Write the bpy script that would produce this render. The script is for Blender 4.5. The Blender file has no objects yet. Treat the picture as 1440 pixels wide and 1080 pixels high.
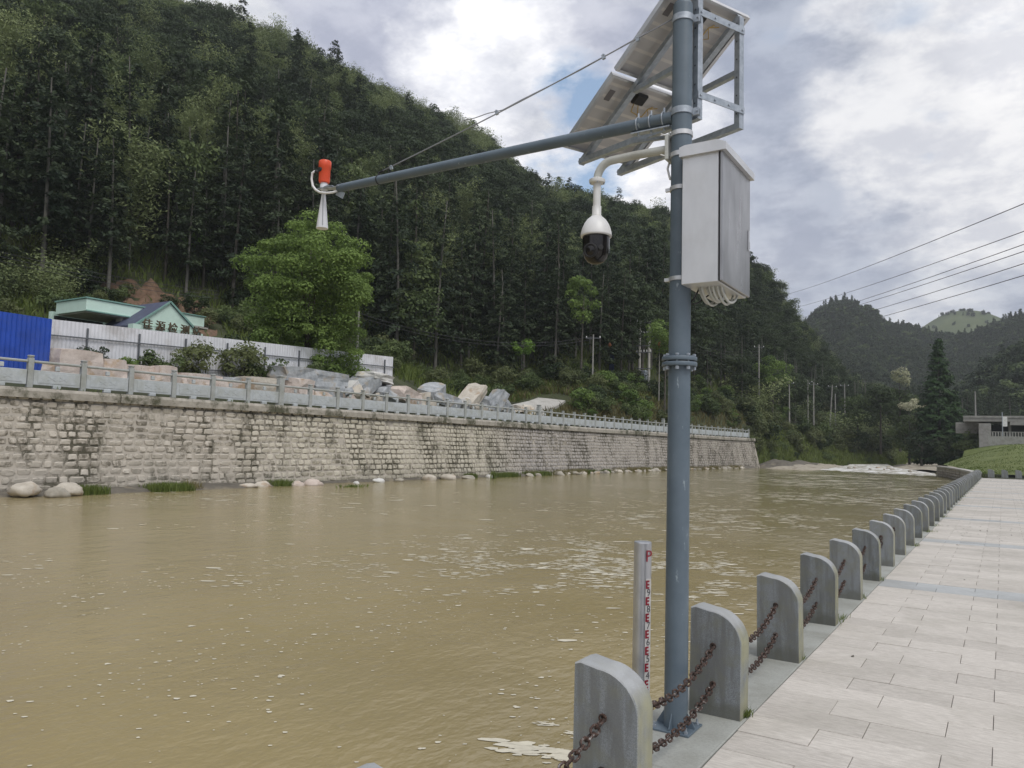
import bpy, math, random
import numpy as np
from mathutils import Vector, Matrix, Euler, noise as mnoise

R = math.radians
random.seed(7)
rng = np.random.default_rng(7)
scene = bpy.context.scene
col = scene.collection

# ------------------------------------------------------------------ camera
AZ, PITCH, ROLL = R(-32.5906), math.atan(84 / 1080.0), R(1.55)
F0 = Vector((math.sin(AZ), math.cos(AZ), 0)); R0 = Vector((math.cos(AZ), -math.sin(AZ), 0)); U0 = Vector((0, 0, 1))
FW = F0 * math.cos(PITCH) + U0 * math.sin(PITCH)
UW = U0 * math.cos(PITCH) - F0 * math.sin(PITCH)
RW = R0 * math.cos(ROLL) + UW * math.sin(ROLL)
UP = UW * math.cos(ROLL) - R0 * math.sin(ROLL)
cam_data = bpy.data.cameras.new('camera')
cam = bpy.data.objects.new('camera', cam_data)
cam.matrix_world = Matrix(((RW.x, UP.x, -FW.x, 0), (RW.y, UP.y, -FW.y, 0), (RW.z, UP.z, -FW.z, 1.6), (0, 0, 0, 1)))
cam_data.sensor_width = 36.0
cam_data.lens = 27.0
cam_data.clip_start = 0.05
cam_data.clip_end = 8000
col.objects.link(cam)
scene.camera = cam

# ------------------------------------------------------------------ light
SUN_EL, SUN_AZ = R(54), R(116)          # azimuth measured clockwise from +y
CLOUD_MIX = 1.0
sd = bpy.data.lights.new('sun', 'SUN')
sd.energy = 1.6; sd.angle = R(32); sd.color = (1.0, 0.96, 0.9)
so = bpy.data.objects.new('sun', sd)
sv = Vector((math.sin(SUN_AZ) * math.cos(SUN_EL), math.cos(SUN_AZ) * math.cos(SUN_EL), math.sin(SUN_EL)))
so.rotation_euler = sv.to_track_quat('Z', 'Y').to_euler()
so.location = (0, 0, 60)
col.objects.link(so)

world = bpy.data.worlds.new('World')
scene.world = world
world.use_nodes = True
wn, wl = world.node_tree.nodes, world.node_tree.links
wn.clear()
def N(nodes, kind, **kw):
    n = nodes.new(kind)
    for k, v in kw.items():
        if k in n.inputs.keys() if hasattr(n.inputs, 'keys') else False:
            n.inputs[k].default_value = v
        else:
            setattr(n, k, v)
    return n
w_out = wn.new('ShaderNodeOutputWorld'); w_bg = wn.new('ShaderNodeBackground'); w_bg.inputs['Strength'].default_value = 0.1
w_sky = wn.new('ShaderNodeTexSky'); w_sky.sky_type = 'NISHITA'; w_sky.sun_disc = False
w_sky.sun_elevation = SUN_EL; w_sky.sun_rotation = SUN_AZ
w_sky.air_density = 1.0; w_sky.dust_density = 1.5
w_tc = wn.new('ShaderNodeTexCoord')
w_sep = wn.new('ShaderNodeSeparateXYZ'); wl.new(w_tc.outputs['Generated'], w_sep.inputs[0])
def wmath(op, a, b=None, c=None, clamp=False):
    m = wn.new('ShaderNodeMath'); m.operation = op; m.use_clamp = clamp
    for i, v in enumerate((a, b, c)):
        if v is None: continue
        if isinstance(v, (int, float)): m.inputs[i].default_value = v
        else: wl.new(v, m.inputs[i])
    return m.outputs[0]
zc = wmath('MAXIMUM', w_sep.outputs['Z'], 0.0)
zd = wmath('ADD', zc, 0.32)
cx_ = wmath('DIVIDE', w_sep.outputs['X'], zd); cy_ = wmath('DIVIDE', w_sep.outputs['Y'], zd)
w_comb = wn.new('ShaderNodeCombineXYZ'); wl.new(cx_, w_comb.inputs[0]); wl.new(cy_, w_comb.inputs[1])
wl.new(wmath('MULTIPLY', zc, 1.2), w_comb.inputs[2])
def wnoise(scale, detail, rough, dist, off):
    mp = wn.new('ShaderNodeMapping'); mp.inputs['Location'].default_value = off
    wl.new(w_comb.outputs[0], mp.inputs['Vector'])
    t = wn.new('ShaderNodeTexNoise'); t.inputs['Scale'].default_value = scale; t.inputs['Detail'].default_value = detail
    t.inputs['Roughness'].default_value = rough; t.inputs['Distortion'].default_value = dist
    wl.new(mp.outputs[0], t.inputs['Vector'])
    return t.outputs['Fac']
def wramp(fac, stops, mode='EASE'):
    r = wn.new('ShaderNodeValToRGB'); r.color_ramp.interpolation = mode
    while len(r.color_ramp.elements) > len(stops): r.color_ramp.elements.remove(r.color_ramp.elements[-1])
    while len(r.color_ramp.elements) < len(stops): r.color_ramp.elements.new(0.5)
    for e, (p, c) in zip(r.color_ramp.elements, stops):
        e.position = p; e.color = (c[0], c[1], c[2], 1)
    wl.new(fac, r.inputs[0])
    return r.outputs['Color']
SKY_OFF = (3.1, 1.7, 0.4)
n_big = wnoise(1.15, 8, 0.55, 0.05, SKY_OFF)
n_mid = wnoise(3.4, 10, 0.60, 0.08, (7.3, 2.2, 1.0))
n_mix = wmath('ADD', wmath('MULTIPLY', n_big, 0.6), wmath('MULTIPLY', n_mid, 0.4))
cloud_col = wramp(n_mix, [(0.38, (3.3, 3.65, 4.5)), (0.46, (4.8, 5.1, 5.8)), (0.52, (6.0, 6.15, 6.6)), (0.57, (8.0, 8.0, 8.4)), (0.64, (9.2, 9.2, 9.4))])
n_gap = wnoise(1.7, 6, 0.5, 0.3, (0.35, 5.2, 2.0))
def wdir(v, lo, hi, nz=0.0, src=None):       # soft region of the sky round a direction, its edge broken by the cloud noise
    dt = wn.new('ShaderNodeVectorMath'); dt.operation = 'DOT_PRODUCT'; nm_ = wn.new('ShaderNodeVectorMath'); nm_.operation = 'NORMALIZE'
    wl.new(w_tc.outputs['Generated'], nm_.inputs[0]); wl.new(nm_.outputs[0], dt.inputs[0]); dt.inputs[1].default_value = Vector(v).normalized()
    x_ = dt.outputs['Value']
    if nz: x_ = wmath('ADD', x_, wmath('MULTIPLY', wmath('SUBTRACT', src, 0.5), nz))
    return wramp(x_, [(lo, (0, 0, 0)), (hi, (1, 1, 1))])
n_edge = wnoise(5.0, 10, 0.62, 0.1, (1.3, 9.2, 3.0))
gap_r = wramp(n_gap, [(0.66, (0, 0, 0)), (0.74, (1, 1, 1))])
gap_b = wdir((-0.430, 0.818, 0.385), 0.9966, 0.9994, 0.022, n_edge)
gap_c = wn.new('ShaderNodeMix'); gap_c.data_type = 'RGBA'; gap_c.blend_type = 'ADD'; gap_c.inputs['Factor'].default_value = 1.0; gap_c.clamp_result = True
wl.new(gap_r, gap_c.inputs['A']); wl.new(gap_b, gap_c.inputs['B']); gap = gap_c.outputs['Result']
n_puff = wnoise(9.0, 10, 0.62, 0.1, (4.4, 0.3, 6.0))
masks = ((wdir((-0.194, 0.866, 0.46), 0.974, 0.986, 0.055, n_edge), (3.0, 3.35, 4.15, 1), 0.95),      # slate-grey bank right of the pole
         (wdir((-0.199, 0.92, 0.338), 0.980, 0.991, 0.045, n_edge), (3.7, 4.05, 4.95, 1), 0.85),
         (wdir((-0.606, 0.676, 0.418), 0.982, 0.995, 0.050, n_edge), (4.3, 4.5, 5.5, 1), 0.8),
         (wdir((-0.388, 0.789, 0.476), 0.989, 0.997, 0.030, n_edge), (4.3, 4.5, 5.5, 1), 0.7),
         (wdir((-0.51, 0.731, 0.454), 0.9935, 0.9985, 0.030, n_edge), (9.6, 9.6, 9.8, 1), 0.85),      # sunlit heads
         (wdir((0.03, 0.917, 0.40), 0.972, 0.987, 0.050, n_edge), (7.6, 7.6, 7.8, 1), 0.8),
         (wdir((-0.37, 0.86, 0.33), 0.990, 0.998, 0.030, n_edge), (8.8, 8.8, 9.1, 1), 0.7))
for msk, colr, amt_ in masks:
    mx_ = wn.new('ShaderNodeMix'); mx_.data_type = 'RGBA'; sc_m = wmath('MULTIPLY', msk, amt_)
    wl.new(sc_m, mx_.inputs['Factor']); wl.new(cloud_col, mx_.inputs['A']); mx_.inputs['B'].default_value = colr; cloud_col = mx_.outputs['Result']
pf = wn.new('ShaderNodeMix'); pf.data_type = 'RGBA'; pf.blend_type = 'MULTIPLY'; pf.inputs['Factor'].default_value = 1.0; wl.new(cloud_col, pf.inputs['A']); wl.new(wramp(n_puff, [(0.36, (.84, .85, .88)), (0.62, (1.13, 1.12, 1.09))]), pf.inputs['B']); cloud_col = pf.outputs['Result']
mixs = wn.new('ShaderNodeMix'); mixs.data_type = 'RGBA'
wl.new(gap, mixs.inputs['Factor']); wl.new(cloud_col, mixs.inputs['A'])
sk2 = wn.new('ShaderNodeMix'); sk2.data_type = 'RGBA'; sk2.blend_type = 'ADD'; sk2.inputs['Factor'].default_value = 1.0
wl.new(w_sky.outputs[0], sk2.inputs['A']); sk2.inputs['B'].default_value = (1.2, 1.6, 2.0, 1)
wl.new(sk2.outputs['Result'], mixs.inputs['B'])
wl.new(mixs.outputs['Result'], w_bg.inputs['Color'])
wl.new(w_bg.outputs[0], w_out.inputs['Surface'])

scene.view_settings.view_transform = 'Standard'
scene.view_settings.look = 'None'
scene.view_settings.gamma = 1
scene.view_settings.use_curve_mapping = False
scene.view_settings.exposure = 0.32
scene.render.engine = 'CYCLES'
scene.cycles.max_bounces = 6
scene.cycles.diffuse_bounces = 3
scene.cycles.glossy_bounces = 3
scene.cycles.transmission_bounces = 3
scene.cycles.transparent_max_bounces = 4
scene.cycles.volume_bounces = 0

HAZE = 0.00034
# ------------------------------------------------------------------ materials
class Mat:
    def __init__(s, name):
        s.m = bpy.data.materials.new(name); s.m.use_nodes = True
        s.n, s.l = s.m.node_tree.nodes, s.m.node_tree.links
        s.b = s.n['Principled BSDF']
        s.geo = None
    def set(s, **kw):
        for k, v in kw.items():
            s.b.inputs[k.replace('_', ' ')].default_value = v
        return s
    def pos(s, kind='world'):
        if kind == 'world':
            if s.geo is None: s.geo = s.n.new('ShaderNodeNewGeometry')
            return s.geo.outputs['Position']
        t = s.n.new('ShaderNodeTexCoord'); return t.outputs['Object']
    def noise(s, scale, detail=4, rough=0.5, dist=0.0, stretch=(1, 1, 1), kind='world', off=(0, 0, 0)):
        mp = s.n.new('ShaderNodeMapping'); mp.inputs['Scale'].default_value = stretch; mp.inputs['Location'].default_value = off
        s.l.new(s.pos(kind), mp.inputs['Vector'])
        t = s.n.new('ShaderNodeTexNoise'); t.inputs['Scale'].default_value = scale; t.inputs['Detail'].default_value = detail
        t.inputs['Roughness'].default_value = rough; t.inputs['Distortion'].default_value = dist
        s.l.new(mp.outputs[0], t.inputs['Vector'])
        return t.outputs['Fac']
    def ramp(s, fac, stops, interp='LINEAR'):
        r = s.n.new('ShaderNodeValToRGB'); cr = r.color_ramp; cr.interpolation = interp
        while len(cr.elements) < len(stops): cr.elements.new(0.5)
        for e, (p, c) in zip(cr.elements, stops):
            if isinstance(c, (int, float)): c = (c, c, c)
            e.position = p; e.color = (c[0], c[1], c[2], 1)
        s.l.new(fac, r.inputs[0]); return r.outputs['Color']
    def mix(s, fac, a, b, mode='MIX'):
        m = s.n.new('ShaderNodeMix'); m.data_type = 'RGBA'; m.blend_type = mode
        for key, v in (('Factor', fac), ('A', a), ('B', b)):
            if isinstance(v, (int, float)):
                m.inputs[key].default_value = v if key == 'Factor' else (v, v, v, 1)
            elif isinstance(v, tuple): m.inputs[key].default_value = (v[0], v[1], v[2], 1)
            else: s.l.new(v, m.inputs[key])
        return m.outputs['Result']
    def math(s, op, a, b=0.0, clamp=False):
        m = s.n.new('ShaderNodeMath'); m.operation = op; m.use_clamp = clamp
        for i, v in enumerate((a, b)):
            if isinstance(v, (int, float)): m.inputs[i].default_value = v
            else: s.l.new(v, m.inputs[i])
        return m.outputs[0]
    def attr(s, name):
        a = s.n.new('ShaderNodeAttribute'); a.attribute_name = name; return a.outputs['Fac']
    def objrand(s):
        return s.n.new('ShaderNodeObjectInfo').outputs['Random']
    def col(s, c): s.l.new(c, s.b.inputs['Base Color']); return s
    def rough(s, c): s.l.new(c, s.b.inputs['Roughness']); return s
    def bump(s, h, strength=0.3, dist=0.01):
        b = s.n.new('ShaderNodeBump'); b.inputs['Strength'].default_value = strength; b.inputs['Distance'].default_value = dist
        s.l.new(h, b.inputs['Height']); s.l.new(b.outputs[0], s.b.inputs['Normal']); return s

def simple(name, c, rough=0.6, metal=0.0, var=0.12, scale=6.0, bump=0.0, kind='object', dirt=None):
    m = Mat(name); m.set(Roughness=rough, Metallic=metal)
    n = m.noise(scale, 5, 0.6, kind=kind)
    lo = tuple(v * (1 - var) for v in c); hi = tuple(min(1, v * (1 + var)) for v in c)
    cc = m.ramp(n, [(0.3, lo), (0.7, hi)])
    if dirt:
        d = m.ramp(m.noise(scale * 0.45, 6, 0.65, kind=kind, off=(3, 1, 7)), [(0.52, 0.0), (0.66, 1.0)])
        cc = m.mix(m.math('MULTIPLY', d, 0.6), cc, dirt)
    m.col(cc)
    if bump: m.bump(m.noise(scale * 8, 6, 0.6, kind=kind), bump, 0.004)
    return m.m

MATS = {}
# painted steel of the pole
m = Mat('pole_paint'); m.set(Roughness=0.42)
pn = m.noise(5, 6, 0.6); sc_ = m.noise(22, 4, 0.7, off=(4, 4, 4), stretch=(1, 1, 0.35))
m.col(m.mix(m.ramp(sc_, [(0.66, 0.0), (0.70, 1.0)]), m.ramp(pn, [(0.3, (0.092, 0.125, 0.158)), (0.7, (0.125, 0.163, 0.200))]), (0.27, 0.32, 0.35)))
m.rough(m.ramp(m.noise(9, 4), [(0.3, 0.35), (0.7, 0.55)])); m.bump(m.noise(60, 3), 0.08, 0.002)
MATS['pole'] = m.m
m = Mat('galvanised_steel'); m.set(Metallic=0.55, Roughness=0.45)
m.col(m.ramp(m.noise(28, 4, 0.6), [(0.3, (0.30, 0.34, 0.39)), (0.7, (0.46, 0.50, 0.55))])); MATS['galv'] = m.m
m = Mat('steel_shaded_door'); m.set(Metallic=0.92, Roughness=0.3)  # door copy of the cabinet steel, its dim reflections put into the colour
st = m.noise(14, 4, 0.6, stretch=(1, 1, 0.12)); sp = m.noise(3.0, 3, 0.5)
m.col(m.ramp(sp, [(0.3, (0.27, 0.27, 0.28)), (0.7, (0.42, 0.42, 0.43))])); m.rough(m.ramp(st, [(0.3, 0.24), (0.7, 0.42)])); MATS['steel'] = m.m
m = Mat('brushed_steel_side'); m.set(Metallic=0.35, Roughness=0.5)
m.set(Metallic=0.6, Roughness=0.42); m.col(m.mix(m.math('MULTIPLY', m.ramp(m.noise(2.2, 6, 0.7, off=(7, 0, 2)), [(0.5, 0.0), (0.7, 1.0)]), 0.3), m.ramp(m.noise(5, 4, 0.6, stretch=(1, 1, 0.4)), [(0.3, (0.58, 0.59, 0.61)), (0.7, (0.70, 0.71, 0.73))]), (0.45, 0.43, 0.40))); MATS['steel_pale'] = m.m
m = Mat('aluminium_tube'); m.set(Metallic=0.75, Roughness=0.38)
m.col(m.ramp(m.noise(7, 5, 0.6), [(0.3, (0.46, 0.47, 0.50)), (0.7, (0.62, 0.63, 0.66))])); MATS['alu'] = m.m
MATS['white_paint'] = simple('white_paint', (0.72, 0.72, 0.71), 0.35, var=0.06, scale=9, dirt=(0.5, 0.48, 0.44))
MATS['white_plastic'] = simple('white_plastic', (0.70, 0.70, 0.70), 0.4, var=0.05)
MATS['cream_pipe'] = simple('cream_pipe', (0.52, 0.53, 0.50), 0.4, var=0.08, dirt=(0.35, 0.34, 0.30))
MATS['black_gloss'] = simple('black_gloss', (0.012, 0.011, 0.012), 0.12, var=0.1)
MATS['black_matt'] = simple('black_matt', (0.02, 0.02, 0.022), 0.6, var=0.2)
MATS['orange'] = simple('orange_housing', (0.72, 0.085, 0.03), 0.42, var=0.1, scale=20)
MATS['horn'] = simple('white_horn', (0.68, 0.69, 0.72), 0.3, var=0.05)
MATS['yellow_wire'] = simple('ochre_wire', (0.55, 0.38, 0.14), 0.6)
MATS['cable'] = simple('grey_cable', (0.30, 0.31, 0.33), 0.5, metal=0.3, scale=40)
MATS['cable_dark'] = simple('dark_cable', (0.09, 0.09, 0.10), 0.6)
MATS['label_grey'] = simple('label_grey', (0.18, 0.17, 0.18), 0.6)
m = Mat('panel_backsheet'); m.set(Roughness=0.55)
wv = m.n.new('ShaderNodeTexWave'); wv.wave_type = 'BANDS'; wv.bands_direction = 'Y'; wv.inputs['Scale'].default_value = 3.2; wv.inputs['Distortion'].default_value = 0.3
m.l.new(m.pos('object'), wv.inputs['Vector'])
m.col(m.mix(m.math('MULTIPLY', m.ramp(wv.outputs['Fac'], [(0.80, 0.0), (0.95, 1.0)]), 0.6), m.ramp(m.noise(6, 5, kind='object'), [(0.3, (0.50, 0.49, 0.50)), (0.7, (0.60, 0.585, 0.59))]), (0.80, 0.76, 0.72)))
MATS['backsheet'] = m.m
MATS['cells'] = simple('solar_cells', (0.015, 0.02, 0.05), 0.12)
MATS['frame_alu'] = simple('frame_aluminium', (0.55, 0.56, 0.58), 0.35, metal=0.7)

# granite of the bollards: grey with dark runs and greenish edges
m = Mat('granite_bollard'); m.set(Roughness=0.8)
fine = m.noise(230, 3, 0.7); mid = m.noise(9, 6, 0.62); runs = m.noise(17, 5, 0.6, stretch=(1, 1, 0.12), kind='world')
base = m.ramp(fine, [(0.35, (0.10, 0.12, 0.135)), (0.65, (0.29, 0.315, 0.335))])
base = m.mix(m.math('MULTIPLY', m.ramp(runs, [(0.44, 0.0), (0.58, 1.0)]), 0.7), base, (0.095, 0.10, 0.095))
base = m.mix(m.math('MULTIPLY', m.ramp(mid, [(0.46, 0.0), (0.66, 1.0)]), 0.6), base, (0.16, 0.165, 0.115))
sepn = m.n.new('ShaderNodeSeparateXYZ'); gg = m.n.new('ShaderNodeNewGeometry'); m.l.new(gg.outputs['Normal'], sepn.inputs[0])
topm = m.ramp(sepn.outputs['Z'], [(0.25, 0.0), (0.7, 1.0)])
base = m.mix(m.math('MULTIPLY', topm, 0.55), base, (0.50, 0.515, 0.53))  # upward faces paler: brightness of the lit top put into the colour
szz = m.n.new('ShaderNodeSeparateXYZ'); m.l.new(m.pos(), szz.inputs[0])
gr = m.ramp(m.math('ADD', szz.outputs['Z'], m.math('MULTIPLY', m.noise(14, 5), -.12)), [(0.0, 1.0), (0.06, 0.0)])
base = m.mix(m.math('MULTIPLY', gr, 0.7), base, (0.075, 0.078, 0.055))
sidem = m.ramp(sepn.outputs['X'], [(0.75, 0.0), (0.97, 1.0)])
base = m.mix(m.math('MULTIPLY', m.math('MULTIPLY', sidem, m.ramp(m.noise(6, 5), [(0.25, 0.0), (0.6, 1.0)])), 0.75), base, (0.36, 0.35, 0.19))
tint = m.objrand(); base = m.mix(0.25, base, m.ramp(tint, [(0.0, 0.13), (1.0, 0.34)]))
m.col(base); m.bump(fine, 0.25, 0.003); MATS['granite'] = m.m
m = Mat('rusty_iron'); m.set(Roughness=0.8, Metallic=0.2)
m.col(m.ramp(m.noise(55, 5, 0.7), [(0.36, (0.030, 0.026, 0.025)), (0.47, (0.048, 0.032, 0.027)), (0.54, (0.095, 0.05, 0.036)), (0.59, (0.085, 0.072, 0.066)), (0.66, (0.34, 0.33, 0.32))]))  # palest stop paints highlights into the rusty colour
m.bump(m.noise(180, 4), 0.4, 0.002); MATS['rust'] = m.m

def concrete(name, lo, hi, stain, fscale=60, bump=0.25):
    m = Mat(name); m.set(Roughness=0.88)
    b = m.ramp(m.noise(fscale, 6, 0.7), [(0.25, lo), (0.75, hi)])
    b = m.mix(m.math('MULTIPLY', m.ramp(m.noise(1.7, 7, 0.65, off=(5, 2, 0)), [(0.45, 0.0), (0.68, 1.0)]), 0.6), b, stain)
    m.col(b); m.bump(m.noise(fscale * 1.5, 5, 0.7), bump, 0.004); return m.m
MATS['kerb'] = concrete('kerb_concrete', (0.27, 0.28, 0.265), (0.40, 0.41, 0.385), (0.18, 0.18, 0.15))
MATS['concrete'] = concrete('concrete', (0.26, 0.26, 0.25), (0.38, 0.38, 0.36), (0.17, 0.16, 0.14), 8)
MATS['concrete_pale'] = concrete('pale_concrete', (0.38, 0.37, 0.35), (0.50, 0.49, 0.46), (0.28, 0.27, 0.24), 8)
MATS['pole_concrete'] = concrete('pole_concrete', (0.24, 0.24, 0.225), (0.34, 0.33, 0.31), (0.17, 0.16, 0.15), 4)
def paver(name, lo, hi, dirt):
    m = Mat(name); m.set(Roughness=0.85)
    grain = m.noise(42, 5, 0.75, stretch=(0.25, 1.3, 1)); fn = m.noise(320, 2, 0.6)
    b = m.ramp(grain, [(0.36, lo), (0.62, hi)])
    b = m.mix(m.math('MULTIPLY', m.ramp(fn, [(0.5, 0.0), (0.7, 1.0)]), 0.35), b, tuple(v * 0.62 for v in lo))
    b = m.mix(0.16, b, m.ramp(m.attr('tint'), [(0.0, tuple(v * 0.68 for v in lo)), (1.0, tuple(min(1, v * 1.25) for v in hi))]))
    d = m.ramp(m.noise(0.8, 8, 0.7, dist=0.6), [(0.47, 0.0), (0.70, 1.0)])
    b = m.mix(m.math('MULTIPLY', d, 0.6), b, dirt)
    b = m.mix(m.math('MULTIPLY', m.ramp(m.noise(0.28, 7, 0.7, stretch=(0.5, 1.6, 1), off=(9, 1, 0)), [(0.5, 0.0), (0.66, 1.0)]), 0.3), b, tuple(v * 0.72 for v in dirt))
    m.col(b); m.bump(grain, 0.35, 0.003); return m.m
MATS['paver'] = paver('pink_granite_paver', (0.40, 0.37, 0.335), (0.60, 0.565, 0.52), (0.33, 0.31, 0.27))
MATS['paver_grey'] = paver('grey_granite_paver', (0.33, 0.345, 0.35), (0.44, 0.455, 0.46), (0.27, 0.27, 0.26))
MATS['joint'] = concrete('joint_sand', (0.17, 0.155, 0.13), (0.26, 0.24, 0.20), (0.08, 0.09, 0.05), 30)

# retaining wall stones and mortar
m = Mat('wall_stone'); m.set(Roughness=0.9)
b = m.ramp(m.noise(7, 6, 0.65), [(0.25, (0.36, 0.32, 0.28)), (0.75, (0.62, 0.565, 0.505))])
b = m.mix(0.42, b, m.ramp(m.attr('tint'), [(0.0, (0.22, 0.20, 0.17)), (0.5, (0.41, 0.37, 0.32)), (1.0, (0.60, 0.565, 0.51))]))
sy = m.n.new('ShaderNodeSeparateXYZ'); m.l.new(m.pos(), sy.inputs[0])
zone = m.ramp(m.math('MULTIPLY', sy.outputs['Y'], 0.01), [(0.0, (0.52, 0.485, 0.42)), (0.22, (0.54, 0.50, 0.43)), (0.27, (0.60, 0.57, 0.46)), (0.44, (0.48, 0.46, 0.36)), (0.50, (0.28, 0.27, 0.28)), (0.70, (0.29, 0.275, 0.265)), (1.0, (0.25, 0.235, 0.215))])
b = m.mix(0.55, b, zone)
blot = m.ramp(m.noise(1.1, 9, 0.75, off=(3, 3, 3)), [(0.525, 0.0), (0.60, 1.0)])
b = m.mix(m.math('MULTIPLY', blot, 0.75), b, (0.105, 0.092, 0.066))
moss = m.ramp(m.noise(0.55, 8, 0.7, stretch=(1, 1, 0.45), off=(0, 3, 0)), [(0.55, 0.0), (0.68, 1.0)])
b = m.mix(m.math('MULTIPLY', moss, 0.62), b, (0.10, 0.095, 0.062))
damp = m.ramp(m.math('ADD', sy.outputs['Z'], m.math('MULTIPLY', m.noise(1.4, 5), 1.6)), [(0.0, 1.0), (0.75, 0.0)])
b = m.mix(m.math('MULTIPLY', damp, 0.6), b, (0.13, 0.12, 0.09))
m.col(b); m.bump(m.noise(14, 6, 0.7), 0.6, 0.02); MATS['wall_stone'] = m.m
m = Mat('wall_mortar'); m.set(Roughness=0.95)
b = m.ramp(m.noise(3.0, 7, 0.7), [(0.35, (0.17, 0.15, 0.12)), (0.65, (0.34, 0.31, 0.265))])
dark = m.ramp(m.noise(1.1, 9, 0.75, off=(3, 3, 3)), [(0.44, 0.0), (0.53, 1.0)])
b = m.mix(m.math('MULTIPLY', dark, 0.9), b, (0.062, 0.058, 0.038))
sy = m.n.new('ShaderNodeSeparateXYZ'); m.l.new(m.pos(), sy.inputs[0])
patchy = m.ramp(m.math('MULTIPLY', sy.outputs['Y'], 0.01), [(0.0, 0.0), (0.225, 0.0), (0.25, 0.09), (0.34, 0.09), (0.40, 0.0)])
pale = m.ramp(m.math('ADD', m.noise(0.30, 8, 0.74, stretch=(1, 1, 0.4), off=(2, 7.5, 1)), patchy), [(0.50, 0.0), (0.57, 1.0)])
b = m.mix(m.math('MULTIPLY', pale, 0.85), b, (0.48, 0.44, 0.385))
m.col(b); m.bump(m.noise(18, 5), 0.5, 0.02); MATS['wall_mortar'] = m.m
m = Mat('wall_cap'); m.set(Roughness=0.92)
b = m.ramp(m.noise(2.2, 7, 0.7), [(0.3, (0.27, 0.25, 0.215)), (0.7, (0.45, 0.42, 0.37))])
b = m.mix(m.ramp(m.noise(0.6, 8, 0.75, off=(1, 1, 4)), [(0.50, 0.0), (0.60, 1.0)]), b, (0.085, 0.085, 0.055))
m.col(b); m.bump(m.noise(12, 5), 0.5, 0.02); MATS['wall_cap'] = m.m
MATS['rail_granite'] = concrete('railing_granite', (0.38, 0.415, 0.44), (0.50, 0.535, 0.56), (0.31, 0.325, 0.29), 7, 0.1)
MATS['rail_post'] = concrete('railing_post_granite', (0.30, 0.32, 0.315), (0.42, 0.44, 0.44), (0.24, 0.245, 0.20), 7, 0.1)

def rock(name, lo, hi, st):
    m = Mat(name); m.set(Roughness=0.85)
    b = m.ramp(m.noise(2.2, 7, 0.65), [(0.3, lo), (0.7, hi)])
    b = m.mix(m.ramp(m.noise(1.1, 5, 0.6, off=(8, 8, 1)), [(0.55, 0.0), (0.64, 0.75)]), b, st)
    m.col(b); m.bump(m.noise(6, 6, 0.7), 0.7, 0.05); return m.m
MATS['rock_pink'] = rock('pink_granite', (0.46, 0.385, 0.34), (0.68, 0.60, 0.545), (0.42, 0.29, 0.17))
MATS['rock_grey'] = rock('grey_granite', (0.20, 0.22, 0.235), (0.46, 0.48, 0.50), (0.36, 0.31, 0.24))
MATS['rock_tan'] = rock('tan_granite', (0.40, 0.36, 0.30), (0.60, 0.56, 0.49), (0.33, 0.22, 0.13))
MATS['rock_white'] = rock('white_stone', (0.52, 0.51, 0.49), (0.66, 0.66, 0.64), (0.5, 0.42, 0.25))
MATS['boulder'] = rock('river_boulder', (0.26, 0.24, 0.20), (0.44, 0.41, 0.35), (0.40, 0.29, 0.18))

MATS['blue_sheet'] = simple('blue_sheet', (0.012, 0.065, 0.40), 0.4, var=0.22, scale=1.1, kind='world', dirt=(0.05, 0.085, 0.28))
MATS['white_sheet'] = simple('white_sheet', (0.66, 0.67, 0.71), 0.45, var=0.08, scale=1.2, kind='world', dirt=(0.36, 0.34, 0.32))
MATS['sheet_rail'] = simple('grey_steel_rail', (0.13, 0.14, 0.155), 0.5, metal=0.3)
MATS['mint'] = simple('mint_render', (0.60, 0.78, 0.70), 0.6, var=0.05, scale=2, kind='world', dirt=(0.48, 0.62, 0.55))
MATS['mint_dark'] = simple('mint_trim', (0.20, 0.36, 0.32), 0.6, var=0.1)
MATS['slate'] = simple('slate_roof', (0.065, 0.075, 0.125), 0.6, var=0.2, scale=3)
MATS['dark_room'] = simple('dark_opening', (0.03, 0.035, 0.035), 0.7)
MATS['brown_letter'] = simple('brown_letters', (0.10, 0.075, 0.045), 0.6)
MATS['lamp_orange'] = simple('lamp_orange', (0.55, 0.2, 0.08), 0.5)
MATS['banner'] = simple('blue_banner', (0.03, 0.05, 0.12), 0.6)
MATS['red_ink'] = simple('red_gauge_ink', (0.33, 0.012, 0.035), 0.5)
MATS['gauge_white'] = simple('gauge_enamel', (0.72, 0.70, 0.68), 0.4)
MATS['wire'] = simple('power_wire', (0.045, 0.045, 0.05), 0.6)

# ground of the hills
m = Mat('hill_soil'); m.set(Roughness=0.95)
b = m.ramp(m.noise(0.35, 8, 0.65), [(0.3, (0.022, 0.026, 0.012)), (0.6, (0.05, 0.06, 0.022)), (0.8, (0.085, 0.085, 0.035))])
m.col(b); m.bump(m.noise(2.5, 6), 0.8, 0.2); MATS['hill'] = m.m
m = Mat('far_hill_cover'); m.set(Roughness=0.95)
m.col(m.ramp(m.noise(0.05, 8, 0.65), [(0.3, (0.02, 0.032, 0.014)), (0.7, (0.055, 0.07, 0.028))])); MATS['far_hill'] = m.m
m = Mat('grassy_hill_cover'); m.set(Roughness=0.95)
m.col(m.ramp(m.noise(0.03, 8, 0.65), [(0.3, (0.055, 0.080, 0.035)), (0.7, (0.11, 0.13, 0.055))])); MATS['grass_hill'] = m.m
m = Mat('embankment_grass'); m.set(Roughness=0.95)
b = m.ramp(m.noise(0.5, 9, 0.75, stretch=(1, 1, 1)), [(0.3, (0.085, 0.115, 0.032)), (0.55, (0.145, 0.175, 0.052)), (0.75, (0.21, 0.21, 0.085))])
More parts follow.
